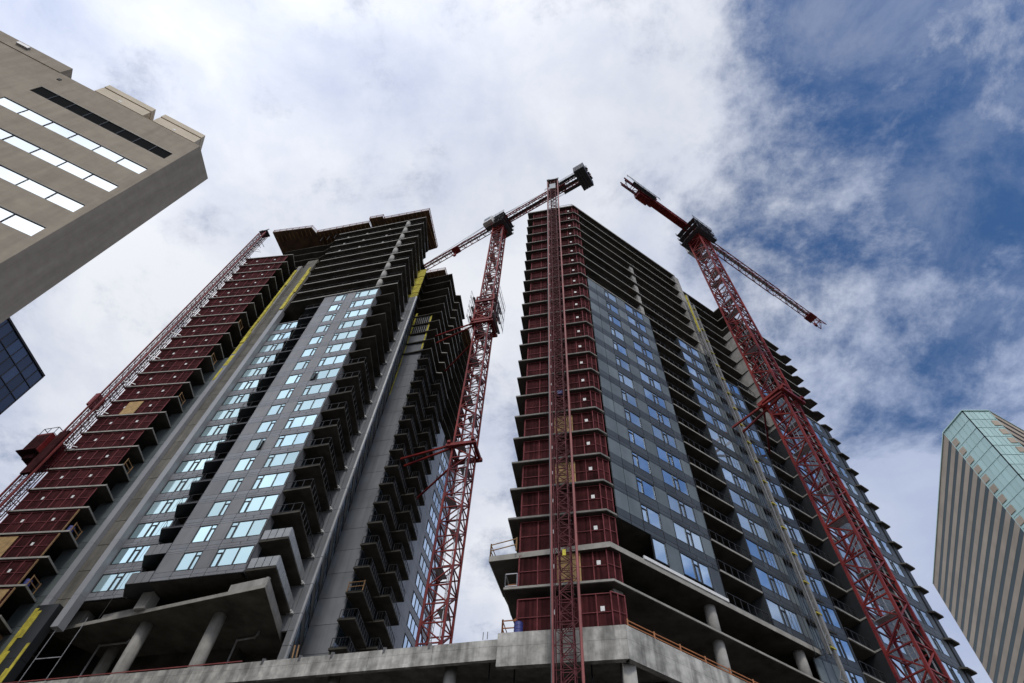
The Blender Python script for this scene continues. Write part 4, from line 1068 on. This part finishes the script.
# ------------------------------------------------------------------ drums standing on the slabs
def drum_mesh(name, m):
    mb = MB(); n = 18
    prof = [(0.0,0),(0.29,0),(0.30,0.03),(0.285,0.06),(0.285,0.28),(0.30,0.30),(0.285,0.32),(0.285,0.56),(0.30,0.58),(0.285,0.60),(0.285,0.84),(0.30,0.87),(0.27,0.88),(0.0,0.87)]
    vs = []; fs = []
    for r, z in prof:
        for i in range(n): t = 2*math.pi*i/n; vs.append((r*math.cos(t)*1.05, r*math.sin(t)*1.05, z*0.95))
    for j in range(len(prof)-1):
        for i in range(n): fs.append((j*n+i, j*n+(i+1)%n, (j+1)*n+(i+1)%n, (j+1)*n+i))
    mb.add(vs, fs); return mb.mesh(name, m)
dm = drum_mesh('drum', M['blue'])
x, y = RW(*HP(1.1, 0.35))
def drum(x, y, z, label): tag(place(dm, 'drum', None, (x,y,z)), label, 'drum', 'blue drums on the tower slabs')
x, y = RW(*HP(1.15, 0.0)); drum(x, y, 24.5, 'blue drum on the podium edge by the lowest maroon screen of the right tower')
x, y = LW(-21.9, -0.8); drum(x, y, F(2), 'upper of the two blue drums at the ends of the left tower landings')
x, y = LW(-21.95, -0.75); drum(x, y, F(0), 'lower of the two blue drums at the ends of the left tower landings')

# ------------------------------------------------------------------ office building, upper left
def A2(azm, D): return Vector((math.sin(R(azm))*D, math.cos(R(azm))*D))
OB = thing('office_building', 'tan concrete office building with ribbon windows looming at the upper left', 'building')
c1 = Vector((-25.83, 15.24)); fd = Vector((-0.899, -0.438)).normalized(); c2 = Vector((-25.72, 17.85)); bk_ = Vector((-fd.y*-1, 0))
ZR = 49.3
fn = Vector((-fd.y, fd.x));  # outward?
fn = Vector((0.438, -0.899)).normalized()
far = c1 + fd*70
back = c2 + Vector((math.sin(R(-66)), math.cos(R(-66))))*45
poly = [tuple(far), tuple(c1), tuple(c2), tuple(back), tuple(far - fn*26)]
inner_ = [tuple(far-fn*0.5), tuple(c1-fn*0.5+fd*0.3), tuple(c2-fn*1.0+fd*1.2), tuple(back+fd*1.2)+(), tuple(far)]
MB().prism(inner_, 0.05, ZR-0.4).build('core_wall', M['dark'], OB)
def FP(t, off=0.0): q = c1+fd*t+fn*off; return (q.x, q.y)
bands = [(45.05,46.1,0.55,9.85,'glass_black'),(41.65,42.6,0.5,9.9,'glass_white'),(38.15,39.05,0.45,34,'glass_white'),(34.65,35.6,0.45,34,'glass_white'),(31.15,32.15,0.45,34,'glass_white'),
         (27.65,28.6,0.45,34,'glass_white'),(24.2,25.15,0.45,34,'glass_white'),(20.8,21.7,0.45,34,'glass_white'),(17.3,18.2,0.45,34,'glass_white'),(13.8,14.7,0.45,34,'glass_white')]
mb = MB(); zprev = 0.05
bands = [(a-0.12,b+0.15,c,d_,e) for a,b,c,d_,e in bands]
for z0, z1, a, b, g in sorted(bands):
    mb.wall(FP(70),FP(0),-0.35 if False else 0.35,zprev,z0)
    mb.wall(FP(a),FP(0),0.35,z0,z1); mb.wall(FP(70),FP(b),0.35,z0,z1); zprev = z1
mb.wall(FP(70),FP(0),0.35,zprev,ZR)
mb.wall(tuple(c1),tuple(c2),0.35,0.05,ZR); mb.wall(tuple(c2),tuple(back),0.35,0.05,ZR)
mb.build('wall', M['tan'], OB)
for z0, z1, a, b, g in bands:
    pw = 1.63 if g != 'glass_black' else 1.16; n = max(1, round((b-a)/pw)); gl = MB(); fr = MB()
    for i in range(n):
        p = FP(a+(b-a)*i/n,-0.05); q = FP(a+(b-a)*(i+1)/n,-0.05+0.006*((i*5)%3-1))
        gl.quad((*q,z0),(*p,z0),(*p,z1),(*q,z1))
        if i:
            c_ = FP(a+(b-a)*i/n,-0.03); fr.bar((*c_,z0),(*c_,z1),0.05)
    fr.bar((*FP(a,-0.03),z0+0.03),(*FP(b,-0.03),z0+0.03),0.03); fr.bar((*FP(a,-0.03),z1-0.03),(*FP(b,-0.03),z1-0.03),0.06)
    o = fr.build('ribbon_window', M['frame'], OB); gl.build('pane', M[g], o)
MB().prism(inner_, ZR-0.39, ZR-0.05).build('roof', M['ground'], OB)
def roofbox(t0, t1, z0, z1, off):
    mb = MB(); zm = z0+(z1-z0)*0.62
    mb.prism([FP(t0,off),FP(t1,off),FP(t1,-2.2),FP(t0,-2.2)], z0, zm-0.05); mb.prism([FP(t0,off+0.04),FP(t1,off+0.04),FP(t1,-2.2),FP(t0,-2.2)], zm+0.05, z1)
    mb.prism([FP(t0+0.1,off-0.1),FP(t1-0.1,off-0.1),FP(t1-0.1,-2.1),FP(t0+0.1,-2.1)], zm-0.051, zm+0.051)
    o = mb.build('roof_unit', M['beige'], OB)
    q = FP((t0+t1)/2, off+0.004); MB().bar((*q,z0+0.35),(*FP((t0+t1)/2+0.22,off+0.004),z0+0.35),0.02,0.2).build('number_plate', M['white'], o)
roofbox(0.5,3.75,ZR+0.05,ZR+1.95,0.02); roofbox(4.5,8.1,ZR+0.05,ZR+1.95,0.02)
MB().prism([FP(10.6,0.05),FP(70,0.05),FP(70,-3),FP(10.6,-3)], ZR+0.01, ZR+1.5).build('parapet', M['tan'], OB)
mb = MB(); mb.bar((*FP(12.7,0.03),45.6),(*FP(14.6,0.03),45.6),0.05,0.25); mb.bar((*FP(9.9,0.02),48.3),(*FP(10.1,0.02),48.3),0.05,0.3); mb.each('vent_slot', M['joint'], OB)
MB().bar((*FP(13.4,0.12),50.2),(*FP(14.2,0.12),50.2),0.2,0.35).build('floodlight', M['steel'], OB)

# ------------------------------------------------------------------ blue glass tower, far left
GBt = thing('glass_tower', 'dark blue glass tower peeking out below the tan office building at left', 'building')
g1 = A2(-49.54,120); g2 = A2(-55.26,113.5); gd = (g2-g1).normalized(); gfar = g1+gd*40; gb = Vector((gd.y,-gd.x))
if gb.dot(g1) < 0: gb = -gb
ZG = 94.2
MB().prism([tuple(g1+gb*0.3), tuple(gfar+gb*0.3), tuple(gfar+gb*30), tuple(g1+gb*30)], 0.05, ZG-0.3).build('core', M['joint'], GBt)
gl = MB(); gl2 = MB(); fr = MB(); z = 0.1; hh = 3.65; nf = int(ZG/hh); hh = ZG/nf; npan = 22; pw = 40/npan
for i in range(npan):
    for k in range(nf):
        a = g1+gd*(i*pw); b = g1+gd*((i+1)*pw); j = random.uniform(-0.012,0.012)
        if 8 <= i <= 9: continue
        (gl if i < 8 else gl2).quad((a.x,a.y,k*hh),(b.x,b.y,k*hh),(b.x+gb.x*j,b.y+gb.y*j,(k+1)*hh),(a.x+gb.x*j,a.y+gb.y*j,(k+1)*hh))
for i in range(npan+1):
    a = g1+gd*(i*pw)-gb*0.04
    if i in (9,): continue
    fr.bar((a.x,a.y,0.1),(a.x,a.y,ZG),0.12)
for k in range(1, nf+1):
    a = g1-gb*0.05; b = gfar-gb*0.05; fr.bar((a.x,a.y,k*hh),(b.x,b.y,k*hh),0.14 if k < nf else 0.4)
gl.build('curtain_wall', M['navy'], GBt); gl2.build('curtain_wall', M['navy'], GBt); fr.build('mullion', M['joint'], GBt)
mb = MB(); a = g1+gb*0.01; mb.wall(tuple(a+gb*30),tuple(a),0.2,0.05,ZG); mb.build('side_wall', M['navy'], GBt)

# ------------------------------------------------------------------ striped office tower, far right
ST = thing('striped_office_tower', 'tan and dark banded office tower with a teal glass corner at the right edge', 'building')
s1 = A2(49.0,190); s0 = A2(40.93,266); s2 = A2(51.5,185.2); s3 = A2(53.2,191.0); s4 = A2(54.3,210); s5 = s4 + (s0-s1)*1.0
ZS = 158.8
sd = (s1-s0); SLn = sd.length; sd.normalize(); sn = Vector((sd.y,-sd.x))
if sn.dot(s1) > 0: sn = -sn
MB().prism([tuple(p) for p in (s0-sn*0.5, s1-sn*0.5, s2*1.003, s3*1.004, s4*1.003, s5+Vector((30,20)), s0+Vector((40,0)))], 0.05, ZS-1.0).build('core', M['joint'], ST)
wal = MB(); gls = MB(); pit = 3.93
def SP(t, off=0.0): q = s0+sd*t+sn*off; return (q.x,q.y)
k = 0; ztop = ZS-3.0
wal.wall(SP(0),SP(SLn-0.2),-0.4 if sn.dot(Vector((-sd.y,sd.x))) > 0 else 0.4,ZS-3.0,ZS)
tsign = 1 if Vector((-sd.y,sd.x)).dot(sn) < 0 else -1
z = ZS-3.0
while z > 4:
    gls.wall(SP(0.02,-0.03),SP(SLn-0.2,-0.03),0.3*tsign,z-1.75,z)
    wal.wall(SP(0),SP(SLn-0.2),0.4*tsign,max(0.1,z-pit),z-1.75); z -= pit
wal.wall(tuple(s0),tuple(s0-sn*0.4+Vector((0.1,0))),0.3,0.1,ZS)
wal.build('spandrel', M['granite'], ST); gls.build('ribbon_window', M['strip_glass'], ST)
tf = MB(); nt2 = MB()
for (a, b, m_) in ((s1,s2,5),(s2,s3,5)):
    d_ = b-a; tg = MB()
    hh = pit; nf = int(ZS/hh)
    for i in range(m_):
        for k in range(nf):
            z1 = ZS-k*hh; z0 = z1-hh; j = random.uniform(-0.01,0.01)
            p = a+d_*(i/m_); q = a+d_*((i+1)/m_)
            tg.quad((p.x,p.y,z0),(q.x,q.y,z0),(q.x*(1+j*0.01),q.y*(1+j*0.01),z1),(p.x*(1+j*0.01),p.y*(1+j*0.01),z1))
    tg.build('curtain_wall', M['teal'], ST)
    for i in range(m_+1): p = (a+d_*(i/m_))*0.9995; tf.bar((p.x,p.y,0.1),(p.x,p.y,ZS),0.10 if 0 < i < m_ else 0.22)
    for k in range(nf): p = a*0.9995; q = b*0.9995; tf.bar((p.x,p.y,ZS-k*hh),(q.x,q.y,ZS-k*hh),0.10)
z = ZS-3.0
d12 = (s2-s1).normalized(); d32 = (s2-s3).normalized()
while z > 60:
    p = s1*0.9985; q = s1*0.9985+d12*1.9; nt2.wall(tuple(p),tuple(q),0.35,z-pit+0.0,z-1.75)
    p = s3*0.9985+d32*1.9; q = s3*0.9985; nt2.wall(tuple(p),tuple(q),0.35,z-pit,z-1.75); z -= pit
tf.build('mullion', M['teal'], ST); nt2.each('corner_block', M['granite'], ST)
w2 = MB(); z = ZS
while z > 6:
    w2.wall(tuple(s3),tuple(s4),0.4,z-2.2,z); z -= pit
w2.build('spandrel', M['granite'], ST)
cp = MB()
for a, b in ((s0,s1),(s1,s2),(s2,s3),(s3,s4)): cp.bar((a.x*0.9992,a.y*0.9992,ZS+0.1),(b.x*0.9992,b.y*0.9992,ZS+0.1),0.5,0.35)
cp.build('coping', M['teal'], ST)
